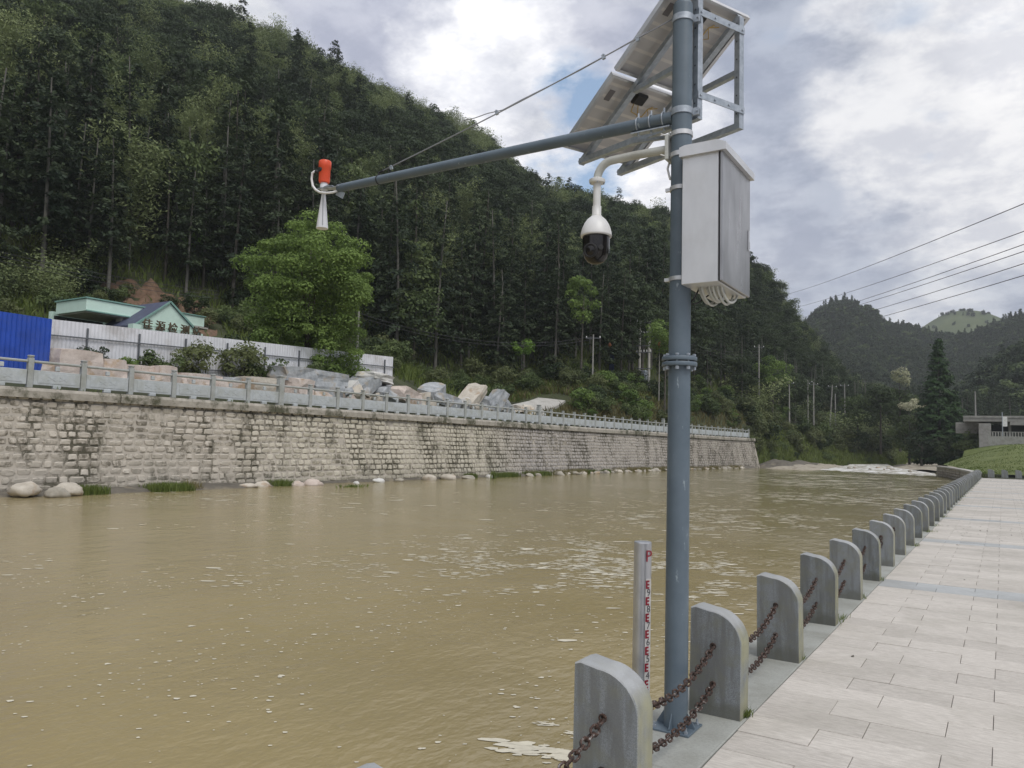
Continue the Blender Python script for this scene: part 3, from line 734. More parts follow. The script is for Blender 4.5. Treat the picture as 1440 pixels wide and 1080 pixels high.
# ------------------------------------------------------------------ bollards
def bollard_mesh(seed, w=0.315, h=0.63, th=0.165):
    r_ = random.Random(seed); rad = 0.2
    prof = [(-w / 2, 0), (w / 2, 0), (w / 2, h - rad)]
    for k in range(1, 11):
        a = math.pi / 2 * k / 10; prof.append((w / 2 - rad + rad * math.cos(a), h - rad + rad * math.sin(a) * 0.95))
    prof += [(-w / 2 + 0.03, h + 0.004), (-w / 2, h - 0.006)]
    b = MB(); n = len(prof); ch = 0.006
    cx0, cz0 = 0, h / 2
    rings = []
    for yy, s in ((0, ch), (ch, 0), (th - ch, 0), (th, ch)):
        ring = []
        for (px_, pz) in prof:
            dx, dz = cx0 - px_, cz0 - pz; L = math.hypot(dx, dz)
            ring.append((px_ + dx / L * s + r_.uniform(-1, 1) * .0012, yy, pz + (dz / L * s if pz > 0.01 else 0)))
        rings.append(ring)
    vs = [p for rg in rings for p in rg]; fs = [tuple(range(n)), tuple(range(3 * n, 4 * n))[::-1]]
    for i in range(3):
        for k in range(n):
            a, c = i * n + k, i * n + (k + 1) % n; fs.append((a, a + n, c + n, c))
    b.add(vs, fs)
    return b.mesh('bollard', 'granite', smooth=True)
bm_var = [bollard_mesh(s) for s in range(5)]
ordw = ['nearest', 'second', 'third', 'fourth', 'fifth', 'sixth', 'seventh', 'eighth', 'ninth', 'tenth', 'eleventh', 'twelfth']
BY = [3.17 + 1.523 * k for k in range(-3, 42)]
vis = 0
for k, y in enumerate(BY):
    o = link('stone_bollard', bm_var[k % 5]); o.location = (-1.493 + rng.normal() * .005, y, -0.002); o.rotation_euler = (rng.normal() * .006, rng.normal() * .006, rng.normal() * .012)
    i = k - 3
    if i == 0: lb = 'grey granite bollard with mossy rounded shoulder nearest the camera'
    elif i == 1: lb = 'grey granite bollard standing right behind the foot of the steel pole'
    elif 1 < i < 12: lb = 'grey granite bollard with rounded shoulder, %s from the camera along the quay' % ordw[i]
    elif i >= 12: lb = 'small grey granite bollard in the far close-set part of the quay row'
    elif i == -1: lb = 'grey granite bollard of which only the top shows at the bottom edge'
    else: lb = 'grey granite bollard on the quay outside the lower edge of the photo'
    tag(o, lb, 'bollard', 'granite bollards along the quay edge')
for k in range(24):
    o = link('stone_bollard', bm_var[k % 5]); o.location = (-0.75 + k * .86, 67.9, -0.002); o.rotation_euler = (0, 0, rng.normal() * .01); o.scale = (1.35, 1, 1.05)
    tag(o, 'grey granite bollard closing the far end of the promenade below the grass slope', 'bollard', 'granite bollards at the far end')

# chains
def link_mesh():
    b = MB(); L, W, r = 0.036, 0.0190, 0.0064; pts = []
    for k in range(14):
        a = 2 * math.pi * k / 14
        pts.append(Vector((math.cos(a) * (W - r * .2), 0, math.sin(a) * (W - r * .2) + (L - W) * (1 if math.sin(a) > 0 else -1) * .62)))
    n = 6; vs = []; fs = []
    for i, p in enumerate(pts):
        t = (pts[(i + 1) % 14] - pts[i - 1]).normalized(); u = Vector((0, 1, 0)); w = t.cross(u)
        for k in range(n):
            an = 2 * math.pi * k / n; vs.append(p + (u * math.cos(an) + w * math.sin(an)) * r)
    for i in range(14):
        for k in range(n):
            a, c = i * n + k, i * n + (k + 1) % n; d2, e = ((i + 1) % 14) * n + k, ((i + 1) % 14) * n + (k + 1) % n
            fs.append((a, c, e, d2))
    b.add(vs, fs); return b.mesh('link', 'rust', smooth='all')
LM = link_mesh()
def chain(y0, y1, z, sag, label, parts, zend=None, x=-1.497, group='rusty chains between the bollards'):
    z1 = z if zend is None else zend
    f = lambda s: Vector((x, y0 + (y1 - y0) * s, z + (z1 - z) * s - sag * 4 * s * (1 - s)))
    pitch = 0.0455; pts = [f(0)]; s = 0
    while s < 1:
        s2 = s
        while s2 < 1 and (f(s2) - pts[-1]).length < pitch: s2 += 0.002
        if s2 >= 1: break
        s = s2; pts.append(f(s))
    root = thing('rusty_chain', label, 'chain', group, loc=f(0)) if parts else None
    allb = MB()
    for i in range(len(pts) - 1):
        p = (pts[i] + pts[i + 1]) / 2; t = (pts[i + 1] - pts[i]).normalized()
        q_ = t.to_track_quat('Z', 'Y') @ Euler((0, 0, R(45 if i % 2 else -45) + rng.normal() * .15)).to_quaternion()
        if parts:
            o = link('link', LM, root); o.location = p - f(0); o.rotation_mode = 'QUATERNION'; o.rotation_quaternion = q_
        else:
            m3 = q_.to_matrix(); allb.add([m3 @ v.co + p for v in LM.vertices], [tuple(pp.vertices) for pp in LM.polygons])
    for e, yy, zz, sg in ((0, y0, z, 1), (1, y1, z1, -1)):
        if parts:
            rb = MB(); rb.tube([(0, (yy - f(0).y) - sg * .012, zz - f(0).z), (0, (yy - f(0).y) + sg * .012, zz - f(0).z)], 0.012, 8); rb.tube([(math.cos(a) * .016, (yy - f(0).y) + sg * .02, zz - f(0).z + math.sin(a) * .016) for a in np.linspace(0, 2 * math.pi, 11)], .005, 6)
            rb.build('ring_bolt', 'rust', root, smooth='all')
        else: allb.tube([(x, yy - sg * .012, zz), (x, yy + sg * .012, zz)], 0.012, 8)
    if not parts: tag(allb.build('rusty_chain', 'rust', smooth='all'), label, 'chain', group)
gapn = ['between the nearest bollard and the frame edge', 'crossing in front of the steel pole foot', 'between the second and third bollards', 'between the third and fourth bollards', 'between the fourth and fifth bollards', 'between the fifth and sixth bollards']
for gi in range(6):
    ya = BY[2 + gi] + .165; yb = BY[3 + gi]
    for z, nm, sg in ((.415, 'upper', .12), (.19, 'lower', .10)):
        chain(ya, yb, z, sg, 'rusty iron chain, the %s one %s' % (nm, gapn[gi]), gi <= 2)
# broken end hanging from a bollard further on
for k_, y in ((7, BY[9]), (8, BY[10])):
    b = MB()
    for i in range(4):
        m3 = Euler((0, 0, R(90 * (i % 2)))).to_matrix(); b.add([m3 @ v.co + Vector((-1.497, y - .02, .40 - i * .04)) for v in LM.vertices], [tuple(pp.vertices) for pp in LM.polygons])
    b.tube([(-1.497, y - .03, .415), (-1.497, y + .02, .415)], .012, 8)
    tag(b.build('chain_remnant', 'rust', smooth='all'), 'short broken chain end hanging from the %s bollard' % ordw[k_ - 1], 'chain', 'broken chain ends')

# ------------------------------------------------------------------ monitoring pole
PX, PY = -1.614, 4.37
pole = thing('monitoring_pole', 'blue-grey steel pole on the quay carrying a long side arm, cabinet and solar bracket', 'pole', loc=(PX, PY, 0))
def L3(x, y, z): return (x - PX, y - PY, z)
b = MB(); b.tube([(0, 0, 0.012), (0, 0, 2.085)], [0.067, 0.065], 32); b.build('lower_tube', 'pole', pole, smooth=True)
b = MB(); b.tube([(0, 0, 2.14), (0, 0, 4.325)], [0.064, 0.060], 32); b.lathe([(0.060, 4.325), (.052, 4.345), (.0, 4.352)], n=32); b.build('upper_tube', 'pole', pole, smooth=True)
for z in (2.085, 2.117):
    b = MB(); b.lathe([(.0635, 0), (.102, 0), (.104, .003), (.104, .021), (.102, .024), (.0635, .024)], (0, 0, z), 40); b.build('flange', 'pole', pole, smooth=True)
for k in range(8):
    a = k * math.pi / 4 + .2; c = (.086 * math.cos(a), .086 * math.sin(a))
    b = MB(); b.lathe([(.012, -.05), (.012, -.032), (.006, -.032), (.006, .034), (.011, .034), (.011, .044), (.0, .046)], (*c, 2.113), 6)
    b.build('flange_bolt', 'galv', pole)
b = MB(); b.box((0, 0, 0.006), (.235, .235, .012), bev=.002); b.build('base_plate', 'pole', pole)
for k in range(4):
    a = k * math.pi / 2
    b = MB(); u = Vector((math.cos(a), math.sin(a), 0)); w = Vector((-math.sin(a), math.cos(a), 0)) * .003
    p0, p1, p2 = u * .064 + Vector((0, 0, .012)), u * .112 + Vector((0, 0, .012)), u * .064 + Vector((0, 0, .10)); p3 = u * .112 + Vector((0, 0, .022))
    vs = [p - w for p in (p0, p1, p3, p2)] + [p + w for p in (p0, p1, p3, p2)]
    b.add(vs, [(3, 2, 1, 0), (4, 5, 6, 7), (0, 1, 5, 4), (1, 2, 6, 5), (2, 3, 7, 6), (3, 0, 4, 7)]); b.build('gusset', 'pole', pole)
    a += math.pi / 4; b = MB(); b.lathe([(.011, .012), (.011, .024), (.006, .024), (.006, .042), (.0, .043)], (.135 * math.cos(a) * .98, .135 * math.sin(a) * .98, 0), 6)
    b.build('anchor_bolt', 'galv', pole)
for z, rr in ((4.235, .066), (3.645, .067)):
    b = MB(); b.lathe([(rr - .004, -.02), (rr, -.02), (rr, .02), (rr - .004, .02)], (0, 0, z), 32)
    b.box((.082, .02, z), (.035, .012, .045)); b.box((.086, .045, z), (.03, .012, .045)); b.tube([(.088, -.0, z), (.088, .07, z)], .006, 8); b.build('bracket_clamp', 'galv', pole, smooth=True)
# side arm, reaches straight out over the river
b = MB(); b.tube([(-.055, 0, 3.625), (-1.2, 0, 3.63), (-2.905, 0, 3.635)], [.040, .0375, .033], 24); b.build('side_arm', 'pole', pole, smooth=True)
for i, xx in enumerate((-.115, -.20, -.285)):
    b = MB(); b.tube([(xx, .01, 3.568)] + [(xx, math.cos(a) * .045, 3.626 + math.sin(a) * .045) for a in np.linspace(-math.pi / 2 + .5, math.pi * 1.5 - .5, 14)], .0045, 8)
    b.tube([(xx, 0, 3.665), (xx, 0, 3.70)], .007, 6); b.tube([(xx, 0, 3.585), (xx, 0, 3.553)], .007, 6); b.build('arm_u_bolt', 'galv', pole)
b = MB(); b.box((-.20, .004, 3.573), (.26, .05, .008)); b.build('arm_saddle', 'galv', pole)
b = MB(); b.box((-2.93, 0, 3.642), (.12, .075, .006)); b.box((-3.03, 0, 3.655), (.17, .08, .005)); b.box((-2.885, 0, 3.585), (.09, .006, .05), rot=(0, .5, 0)); b.tube([(-3.14, -.02, 3.66), (-3.0, -.02, 3.672)], .004, 6)
b.build('arm_end_plate', 'galv', pole)
# stay cable
s0, s1 = Vector((-2.44, 0, 3.70)), Vector((-.062, 0, 4.262))
pts = [s0.lerp(s1, t) - Vector((0, 0, .02 * math.sin(t * math.pi))) for t in np.linspace(0, 1, 16)]
b = MB(); b.tube(pts, .0045, 8); b.build('stay_cable', 'cable', pole, smooth='all')
b = MB(); pts2 = [pts[i] + Vector((0, .012, .010 + .006 * math.sin(i))) for i in range(7, 15)]; pts2 = [Vector((-1.66, 0, 3.945)), Vector((-1.56, 0, 3.942)), Vector((-1.45, .005, 3.955))] + pts2; b.tube(pts2, .0032, 6); b.build('loose_cable_end', 'cable', pole, smooth='all')
for t in (.04, .45, .80, .90):
    p = s0.lerp(s1, t); b = MB(); b.box(p + Vector((0, 0, -.012)), (.022, .016, .03), rot=(0, -.23, 0)); b.tube([p + Vector((0, -.012, 0)), p + Vector((0, .012, 0))], .006, 6); b.build('cable_clip', 'galv', pole)
b = MB(); b.tube([(-2.47, 0, 3.665), (-2.47, 0, 3.69), (-2.43, 0, 3.70)], .008, 8); b.tube([(-2.47, math.cos(a) * .037, 3.634 + math.sin(a) * .037) for a in np.linspace(0, 2 * math.pi, 16)], .004, 6); b.build('cable_shackle', 'black_matt', pole)

# solar bracket (part of the pole)
PH, TI = R(25.385), R(30.307)
Bv = Vector((math.sin(PH), math.cos(PH), 0)); Ah = Vector((math.cos(PH), -math.sin(PH), 0)); Av = Ah * math.cos(TI) + Vector((0, 0, math.sin(TI))); Nv = Bv.cross(Av) * -1
if Nv.z < 0: Nv = -Nv
O = Vector((-2.668, 4.757, 3.763)) - Vector((PX, PY, 0)); W_, L_ = 0.67, 0.67
def Q(b_, a_, n_=0.0): return O + Bv * b_ + Av * a_ + Nv * n_
for bb, ae, zl, zr in ((.20, 1.15, -.055, -.13), (.57, 1.15, -.06, -.10)):
    p0 = O + Bv * bb + Ah * -.03 + Vector((0, 0, zl)); p1 = O + Bv * bb + Ah * ae + Vector((0, 0, zr))
    b = MB(); b.bar(p0, p1, .04, .042); b.build('bottom_bar', 'galv', pole)
    top = Q(bb, ae / math.cos(TI)) ; top.z -= .05
    b = MB(); b.bar(p1 + Vector((0, 0, -.02)), top, .042, .042); b.build('upright_bar', 'galv', pole)
    for zz in np.arange(.08, .72, .12):
        bb_ = MB(); c_ = p1 + Vector((0, 0, zz)); bb_.tube([c_ - Bv * .0225, c_ - Bv * .0235], .006, 8); bb_.build('bolt_hole', 'cable_dark', pole)
    b = MB(); b.bar(Q(bb, -.06, -.045), Q(bb, 1.32, -.045), .042, .035); b.build('slanted_rail', 'galv', pole)
    pm0 = Q(bb, .62, -.06); pm1 = Vector((p1.x, p1.y, pm0.z)) + (top - p1) * 0; b = MB(); b.bar(pm0, O + Bv * bb + Ah * ae + Vector((0, 0, pm0.z - O.z)), .035, .035); b.build('middle_bar', 'galv', pole)
for dz in (.02, .55):
    a0 = O + Bv * .18 + Ah * 1.175 + Vector((0, 0, -.02 + dz)); a1 = O + Bv * .59 + Ah * 1.175 + Vector((0, 0, -.02 + dz))
    b = MB(); b.bar(a0, a1, .006, .045); b.build('cross_strap', 'galv', pole)
    for t in (.05, .35, .65, .95):
        c = a0.lerp(a1, t) ; h = MB(); h.tube([c - Ah * -.004, c + Ah * .010], .008, 6); h.build('strap_bolt', 'galv', pole)
a0 = Q(.30, .25, -.10); b = MB(); b.bar(O + Bv * .20 + Ah * .52 + Vector((0, 0, -.09)), Vector((-.05, .03, 3.52)), .03, .02); b.build('brace_strut', 'galv', pole)
for z_, b_ in ((3.645, .2), (4.235, .2)):
    pass

# solar panels
def solar_panel(a0, label):
    root = thing('solar_panel', label, 'solar panel', 'two solar panels on the pole bracket', loc=Vector((PX, PY, 0)) + Q(W_ / 2, a0 + L_ / 2))
    M3 = Matrix((-Bv, Av, Nv)).transposed(); Lp = L_ - .030
    def put(mb, name, mat, smooth=False):
        o = mb.build(name, mat, root, smooth=smooth); o.rotation_mode = 'QUATERNION'; o.rotation_quaternion = M3.to_quaternion(); return o
    b = MB(); b.box((0, 0, .010), (W_ - .012, Lp - .012, .004)); put(b, 'backsheet', 'backsheet')
    b = MB(); b.box((0, 0, .0155), (W_ - .012, Lp - .012, .005)); put(b, 'cell_glass', 'cells')
    b = MB()
    for sx in (-1, 1): b.box((sx * (W_ / 2 - .0015), 0, 0), (.003, Lp, .036)); b.box((sx * (W_ / 2 - .014), 0, -.0165), (.022, Lp, .003))
    for sy in (-1, 1): b.box((0, sy * (Lp / 2 - .0015), .0005), (W_ - .006, .003, .035)); b.box((0, sy * (Lp / 2 - .0105), -.0175), (W_ - .05, .014, .003))
    put(b, 'frame', 'frame_alu')
    b = MB(); b.box((.01, Lp / 2 - .11, -.006), (.11, .09, .026), bev=.01); b.box((.01, Lp / 2 - .11, -.020), (.085, .07, .008), bev=.003); put(b, 'junction_box', 'black_matt')
    b = MB(); b.box((.24, Lp / 2 - .16, .0055), (.045, .085, .003)); put(b, 'rating_label', 'label_grey')
    b = MB()
    for s_ in (-1, 1):
        b.tube([(.01 - s_ * .02, Lp / 2 - .155, -.008), (-.01 - s_ * .03, Lp / 2 - .21, -.02), (-.06, Lp / 2 - .24 - s_ * .02, -.03), (-.12 - s_ * .03, Lp / 2 - .22, -.02), (-.10, Lp / 2 - .16, -.012), (-.15 - s_ * .02, Lp / 2 - .13, -.012)], .004, 6)
    put(b, 'output_wire', 'yellow_wire', 'all')
solar_panel(0, 'lower of the two tilted solar panels, pale back with black junction box above the arm')
solar_panel(L_, 'upper of the two tilted solar panels, cut off by the top of the photo')

# ------------------------------------------------------------------ dome camera
dc = thing('dome_camera', 'white dome camera with black glossy ball hanging from a curved white pipe', 'camera', loc=(PX, PY, 3.43))
b = MB(); pts = [(-.07, 0, .0), (-.30, 0, .004), (-.46, 0, .0)] + [(-.46 - .105 * math.sin(a), 0, -.105 + .105 * math.cos(a)) for a in np.linspace(.15, math.pi / 2, 8)] + [(-.565, 0, -.115)]
b.tube([Vector(p) for p in pts], .0265, 20); b.build('bent_pipe', 'cream_pipe', dc, smooth=True)
X = -.567
b = MB(); b.lathe([(.030, -.135), (.050, -.133), (.052, -.125), (.052, -.112), (.045, -.108), (.03, -.100)], (X, 0, 0), 28); b.build('pipe_flange', 'white_paint', dc, smooth=True)
for k in range(4):
    a = k * math.pi / 2 + .5; h = MB(); h.lathe([(.005, -.142), (.005, -.108), (0, -.106)], (X + .043 * math.cos(a), .043 * math.sin(a), 0), 6); h.build('flange_screw', 'galv', dc)
b = MB(); b.lathe([(.024, -.135), (.024, -.285), (.0295, -.287), (.0295, -.345), (.034, -.35), (.034, -.358)][::-1], (X, 0, 0), 24); b.build('drop_pipe', 'white_paint', dc, smooth=True)
b = MB(); b.lathe([(.100, -.488), (.1005, -.478), (.098, -.46), (.091, -.432), (.078, -.402), (.060, -.376), (.042, -.36), (.034, -.355), (.0, -.353)], (X, 0, 0), 36); b.build('sun_shield', 'white_plastic', dc, smooth='all')
b = MB(); b.lathe([(.0, -.668), (.03, -.664), (.055, -.650), (.074, -.627), (.084, -.60), (.087, -.57), (.088, -.50), (.088, -.484)], (X, 0, 0), 36); b.build('camera_ball', 'black_gloss', dc, smooth='all')
ld = Vector((.36, -.92, -.10)).normalized(); ld = Vector((.05, -.99, -.12)).normalized(); b = MB(); b.lathe([(.046, .0), (.047, .012), (.040, .015), (.037, .008), (.0, .004)], Vector((X, 0, -.585)) + ld * .078, 28, axis=ld); b.build('lens_ring', 'black_matt', dc, smooth=True)
b = MB(); b.lathe([(.0375, 0), (.03, .004), (.0, .007)], Vector((X, 0, -.585)) + ld * .083, 24, axis=ld); b.build('lens', 'black_gloss', dc, smooth='all')
sd2 = Vector((.72, -.66, -.06)).normalized(); b = MB(); b.lathe([(.017, 0), (.017, .008), (0, .009)], Vector((X, 0, -.57)) + sd2 * .081, 16, axis=sd2); b.build('infrared_lamp', 'black_matt', dc, smooth=True)
b = MB(); b.box((-.08, -.0, .0), (.022, .10, .16), bev=.004); b.box((-.072, 0, .075), (.01, .05, .05), bev=.003); b.build('wall_mount', 'cream_pipe', dc)
for z in (.075, -.055):
    b = MB(); b.lathe([(.064, -.014), (.0675, -.014), (.0675, .014), (.064, .014)], (0, 0, z), 32); b.tube([(-.09, -.045, z), (-.115, -.05, z + .01)], .0045, 6); b.build('hose_clamp', 'steel_pale', dc, smooth=True)
b = MB(); b.tube([(-.085, .03, -.06), (-.10, .03, -.11), (-.085, .02, -.16), (-.07, 0, -.19)], .007, 8); b.build('signal_cable', 'white_plastic', dc, smooth='all')

# ------------------------------------------------------------------ radar level gauge
rg = thing('radar_level_gauge', 'orange radar level gauge with white downward horn at the arm tip', 'sensor', loc=(-4.69, PY, 3.66))
b = MB(); b.lathe([(.028, .045), (.042, .05), (.046, .065), (.0465, .165), (.051, .17), (.0515, .222), (.047, .232), (.030, .238), (.0, .240)], n=28); b.build('housing', 'orange', rg, smooth=True)
b = MB(); b.tube([(-.035, -.028, .135), (-.062, -.05, .142)], [.016, .014], 12); b.tube([(-.005, -.04, .15), (-.008, -.055, .15)], [.02, .018], 12); b.build('cable_gland', 'black_matt', rg, smooth=True)
b = MB(); b.lathe([(.020, -.02), (.030, -.012), (.034, .02), (.028, .04), (.028, .052)], n=20); b.build('neck', 'horn', rg, smooth=True)
b = MB(); b.lathe([(.044, -.338), (.048, -.336), (.048, -.325), (.0165, -.05), (.016, -.015)], n=28); b.build('horn', 'horn', rg, smooth=True)
b = MB(); b.bar((.012, -.018, -.03), (.040, -.034, -.32), .004, .006); b.build('horn_seam', 'cable', rg)
b = MB(); pts = [(-.062, -.05, .142), (-.085, -.055, .13), (-.092, -.055, .08), (-.075, -.055, .02), (-.04, -.052, -.02), (.01, -.05, -.048), (.07, -.045, -.062), (.13, -.03, -.062), (.17, -.012, -.05)]
b.tube(pts, .010, 10); b.build('white_conduit', 'white_plastic', rg, smooth='all')

# ------------------------------------------------------------------ control cabinet
CX0, CX1, CY0, CY1, CZ0, CZ1 = -1.56, -1.318, 4.24, 4.80, 2.55, 3.345
cb = thing('control_cabinet', 'stainless steel control cabinet with sloping lid strapped to the pole', 'cabinet', loc=((CX0 + CX1) / 2, (CY0 + CY1) / 2, CZ0))
cw, cdp, chh = CX1 - CX0, CY1 - CY0, CZ1 - CZ0
b = MB(); b.box((-.012, 0, chh / 2), (cw - .024, cdp, chh), bev=.003); b.build('body', 'steel_pale', cb)
b = MB(); b.box((cw / 2 - .009, 0, chh / 2), (.018, cdp + .003, chh - .006), bev=.004); dr = b.build('door', 'steel', cb)
b = MB(); b.box((cw / 2 + .003, cdp / 2 - .035, chh * .45), (.006, .022, .13), bev=.002); b.box((cw / 2 + .007, cdp / 2 - .035, chh * .45 - .03), (.006, .014, .04), bev=.001); b.build('handle', 'frame_alu', dr)
b = MB(); b.box((cw / 2 - .019, -cdp / 2 + .004, chh / 2), (.004, .014, chh - .01)); b.build('door_gasket', 'black_matt', cb)
b = MB(); ov = .022; z0, z1, z2 = chh - .002, chh + .035, chh + .075
b.prism([(-cw / 2 - ov * .6, z0 - .035), (cw / 2 + ov, z0 - .035), (cw / 2 + ov, z1 - .028), (cw / 2 - .03, z1 - .006), (-cw / 2 + .02, z1 - .006), (-cw / 2 - ov * .6, z1 - .016)], cdp + 2 * ov, (0, cdp / 2 + ov, 0), (1, 0, 0), (0, 0, 1)); b.build('sloping_lid', 'steel_pale', cb)
for z in (.08, chh - .16):
    b = MB(); b.box((-cw / 2 - .014, -.14, z), (.03, .035, .05), bev=.003); b.build('mounting_lug', 'black_matt', cb)
    b = MB(); xx, yy = PX - (CX0 + CX1) / 2, PY - (CY0 + CY1) / 2
    b.lathe([(.064, -.012), (.069, -.012), (.069, .012), (.064, .012)], (xx, yy, z - .02), 32); b.box((xx - .075, yy - .02, z - .02), (.03, .02, .02)); b.build('strap', 'steel_pale', cb, smooth=True)
for k in range(7):
    r_ = random.Random(k); x_ = -.06 + k * .022; y0_, y1_ = -.16 + r_.uniform(-.02, .02), .13 + r_.uniform(-.08, .08); dpt = .055 + r_.uniform(0, .035)
    b = MB(); b.tube([(x_, y0_ + (y1_ - y0_) * t, .004 - dpt * math.sin(t * math.pi) ** .7) for t in np.linspace(0, 1, 12)], .0075, 8); b.build('looped_conduit', 'cream_pipe', cb, smooth='all')
b = MB(); b.tube([(-.07, -.12, .0), (-.08, -.15, -.05), (-.13, -.12, -.09), (-.10, -.05, -.07), (-.02, 0, .0)], .005, 6); b.build('black_cable', 'black_matt', cb, smooth='all')

# ------------------------------------------------------------------ staff gauge on its post
gp = thing('gauge_post', 'silver steel water level post with red and white ruler beside the quay wall', 'gauge', loc=(-1.913, 4.565, -1.6))
b = MB(); b.tube([(0, 0, 0), (0, 0, 2.605)], .0545, 32); b.lathe([(.0545, 2.605), (.052, 2.611), (0, 2.611)], n=32); b.build('post', 'alu', gp, smooth=True)
gdir = Vector((.90, -.44, 0)).normalized(); gt = Vector((-gdir.y, gdir.x, 0)) * 1.0; gt = Vector((.44, .90, 0)).normalized()
ZT = 2.39 ; gw = .042
b = MB()
gm = Matrix((gt, gdir * -1, Vector((0, 0, 1)))).transposed()
def plate(mb, u0, u1, z0_, z1_, off, th=.002):
    mb.box(gdir * off + gt * ((u0 + u1) / 2) + Vector((0, 0, (z0_ + z1_) / 2)), (abs(u1 - u0), th, z1_ - z0_), gm)
plate(b, -gw / 2, gw / 2, .6, ZT, .0555, .003); b.build('ruler', 'gauge_white', gp)
b = MB()
zz = ZT - .01
for d in range(16):
    z1_ = zz - d * .1
    plate(b, -gw / 2, -gw / 2 + .013, z1_ - .05, z1_, .0575)
    for k in range(3): plate(b, -gw / 2 + .008, gw / 2 - .014, z1_ - .010 - k * .02, z1_ - k * .02, .0575)
b.build('red_graduation', 'red_ink', gp)
def text(body, size, loc, rotm, mat, parent, name, ext=.0006, align='CENTER'):
    c = bpy.data.curves.new(name, 'FONT'); c.body = body; c.size = size; c.extrude = ext; c.align_x = align; c.align_y = 'CENTER'; c.resolution_u = 3
    t = bpy.data.objects.new(name, c); col.objects.link(t)
    bpy.context.view_layer.update()
    me = bpy.data.meshes.new_from_object(t.evaluated_get(bpy.context.evaluated_depsgraph_get())); bpy.data.objects.remove(t); bpy.data.curves.remove(c)
    me.materials.clear(); me.materials.append(MATS[mat])
    o = link(name, me, parent); o.location = loc; o.rotation_mode = 'QUATERNION'; o.rotation_quaternion = rotm.to_quaternion(); return o
tm = Matrix((gt, Vector((0, 0, 1)), gdir)).transposed()
for d in range(10):
    text(str(9 - d), .060, gdir * .0580 + gt * .002 + Vector((0, 0, zz - .075 - d * .1)), tm, 'cable_dark', gp, 'gauge_number')
text('P', .10, gdir * .0575 + Vector((0, 0, 2.525)), tm, 'red_ink', gp, 'painted_letter')

# ------------------------------------------------------------------ far retaining wall with its stones
wall = thing('retaining_wall', 'tall weathered stone block retaining wall along the far river bank', 'wall')
WT, WB = 3.12, -1.3
def wx(y, z):        # battered face
    t = (WT - z) / (WT - WB); end = max(0, (y - 98) / 8.0)
    return wallx(y) + t * (0.75 + end * .25) + .02
ys = np.concatenate([np.arange(-14, 66, 4), np.arange(66, 106.1, 2)]); zs = np.linspace(WB, WT, 6); V = []
for y in ys:
    for z in zs: V.append((wx(y, z), y, z))
nz = len(zs); Fl = [(i * nz + j, (i + 1) * nz + j, (i + 1) * nz + j + 1, i * nz + j + 1) for i in range(len(ys) - 1) for j in range(nz - 1)]
base = len(V)
for y in ys:
    for z in (WB, WT): V.append((wallx(y) - 1.2, y, z))
for i in range(len(ys) - 1):
    a = base + 2 * i; Fl.append((a + 1, a + 3, a + 2, a)); Fl.append((i * nz + nz - 1, (i + 1) * nz + nz - 1, a + 3, a + 1))
i = len(ys) - 1
for j in range(nz - 1):
    pass
Fl = [f[::-1] for f in Fl]
me = npmesh('mortar_face', np.array(V), np.array(Fl), 'wall_mortar', tint=np.full(len(V), .5)); link('mortar_face', me, wall)
b = MB(); ye = 106.0; b.add([(wx(ye, z), ye, z) for z in zs] + [(wallx(ye) - 1.2, ye, WT), (wallx(ye) - 1.2, ye, WB)], [tuple(range(nz + 2))]); b.build('end_face', 'wall_stone', wall)
def stone_geo(r_, w, h, dep):
    n = 9; pr = []
    c = [(-w / 2, -h / 2), (w / 2, -h / 2), (w / 2, h / 2), (-w / 2, h / 2)]
    for i in range(4):
        a = c[i]; d_ = c[(i + 1) % 4]
        pr.append((a[0] * r_.uniform(.74, .99), a[1] * r_.uniform(.74, .99))); 
        pr.append(((a[0] + d_[0]) / 2 * r_.uniform(.86, 1.08), (a[1] + d_[1]) / 2 * r_.uniform(.86, 1.08)))
    n = len(pr); vs = [(-.05, a, b_) for a, b_ in pr] + [(dep * r_.uniform(.45, .75), a * .97, b_ * .97) for a, b_ in pr] + [(dep * r_.uniform(.8, 1.15), a * .72, b_ * .70) for a, b_ in pr]
    fs = [tuple(range(2 * n, 3 * n))]
    for q_ in range(2):
        for k in range(n): fs.append((q_ * n + k, q_ * n + (k + 1) % n, (q_ + 1) * n + (k + 1) % n, (q_ + 1) * n + k))
    return vs, fs
sv_ = []
for k in range(14):
    r_ = random.Random(100 + k); vs, fs = stone_geo(r_, 1.0, 1.0, 1.0); mb = MB(); mb.tint = r_.random(); mb.add(vs, fs); sv_.append((mb.mesh('stone_block', 'wall_stone'), vs, fs))
stones = []
z = WB + .35; ridx = 0
while z < WT - .3:
    h = .275 + rng.uniform(-.03, .035); y = -12 + rng.uniform(0, .5)
    while y < 105.4:
        small = .38 if 38 < y < 52 else .50
        w = small * rng.uniform(.62, 1.35)
        if rng.uniform() > .012: stones.append((y + w / 2, z + h / 2 + rng.normal() * .010, w - .05 - abs(rng.normal()) * .012, h - .055 + rng.normal() * .014))
        y += w
    z += h
cand = sorted(range(len(stones)), key=lambda i: (0 if stones[i][0] > 13.0 else 1, math.hypot(30.5, stones[i][0]) / stones[i][2] ** .5))
nearS = set(cand[:300]); far = MB()
for i, (y, z, w, h) in enumerate(stones):
    k = int(rng.integers(0, 14)); me, vs, fs = sv_[k]; x = wx(y, z) + .0; dep = .03 + rng.uniform(0, .035); flip = 1 if rng.uniform() < .5 else -1
    if i in nearS:
        o = link('stone_block', me, wall); o.location = (x, y, z); o.scale = (dep, w, h); o.rotation_euler = (0 if flip > 0 else math.pi, R(9.5), 0) if flip > 0 else (rng.normal() * .02, R(9.5), 0)
    else:
        far.tint = rng.uniform(); far.add([(x + a * dep - c * h * .17, y + b_ * w, z + c * h) for a, b_, c in vs], fs)
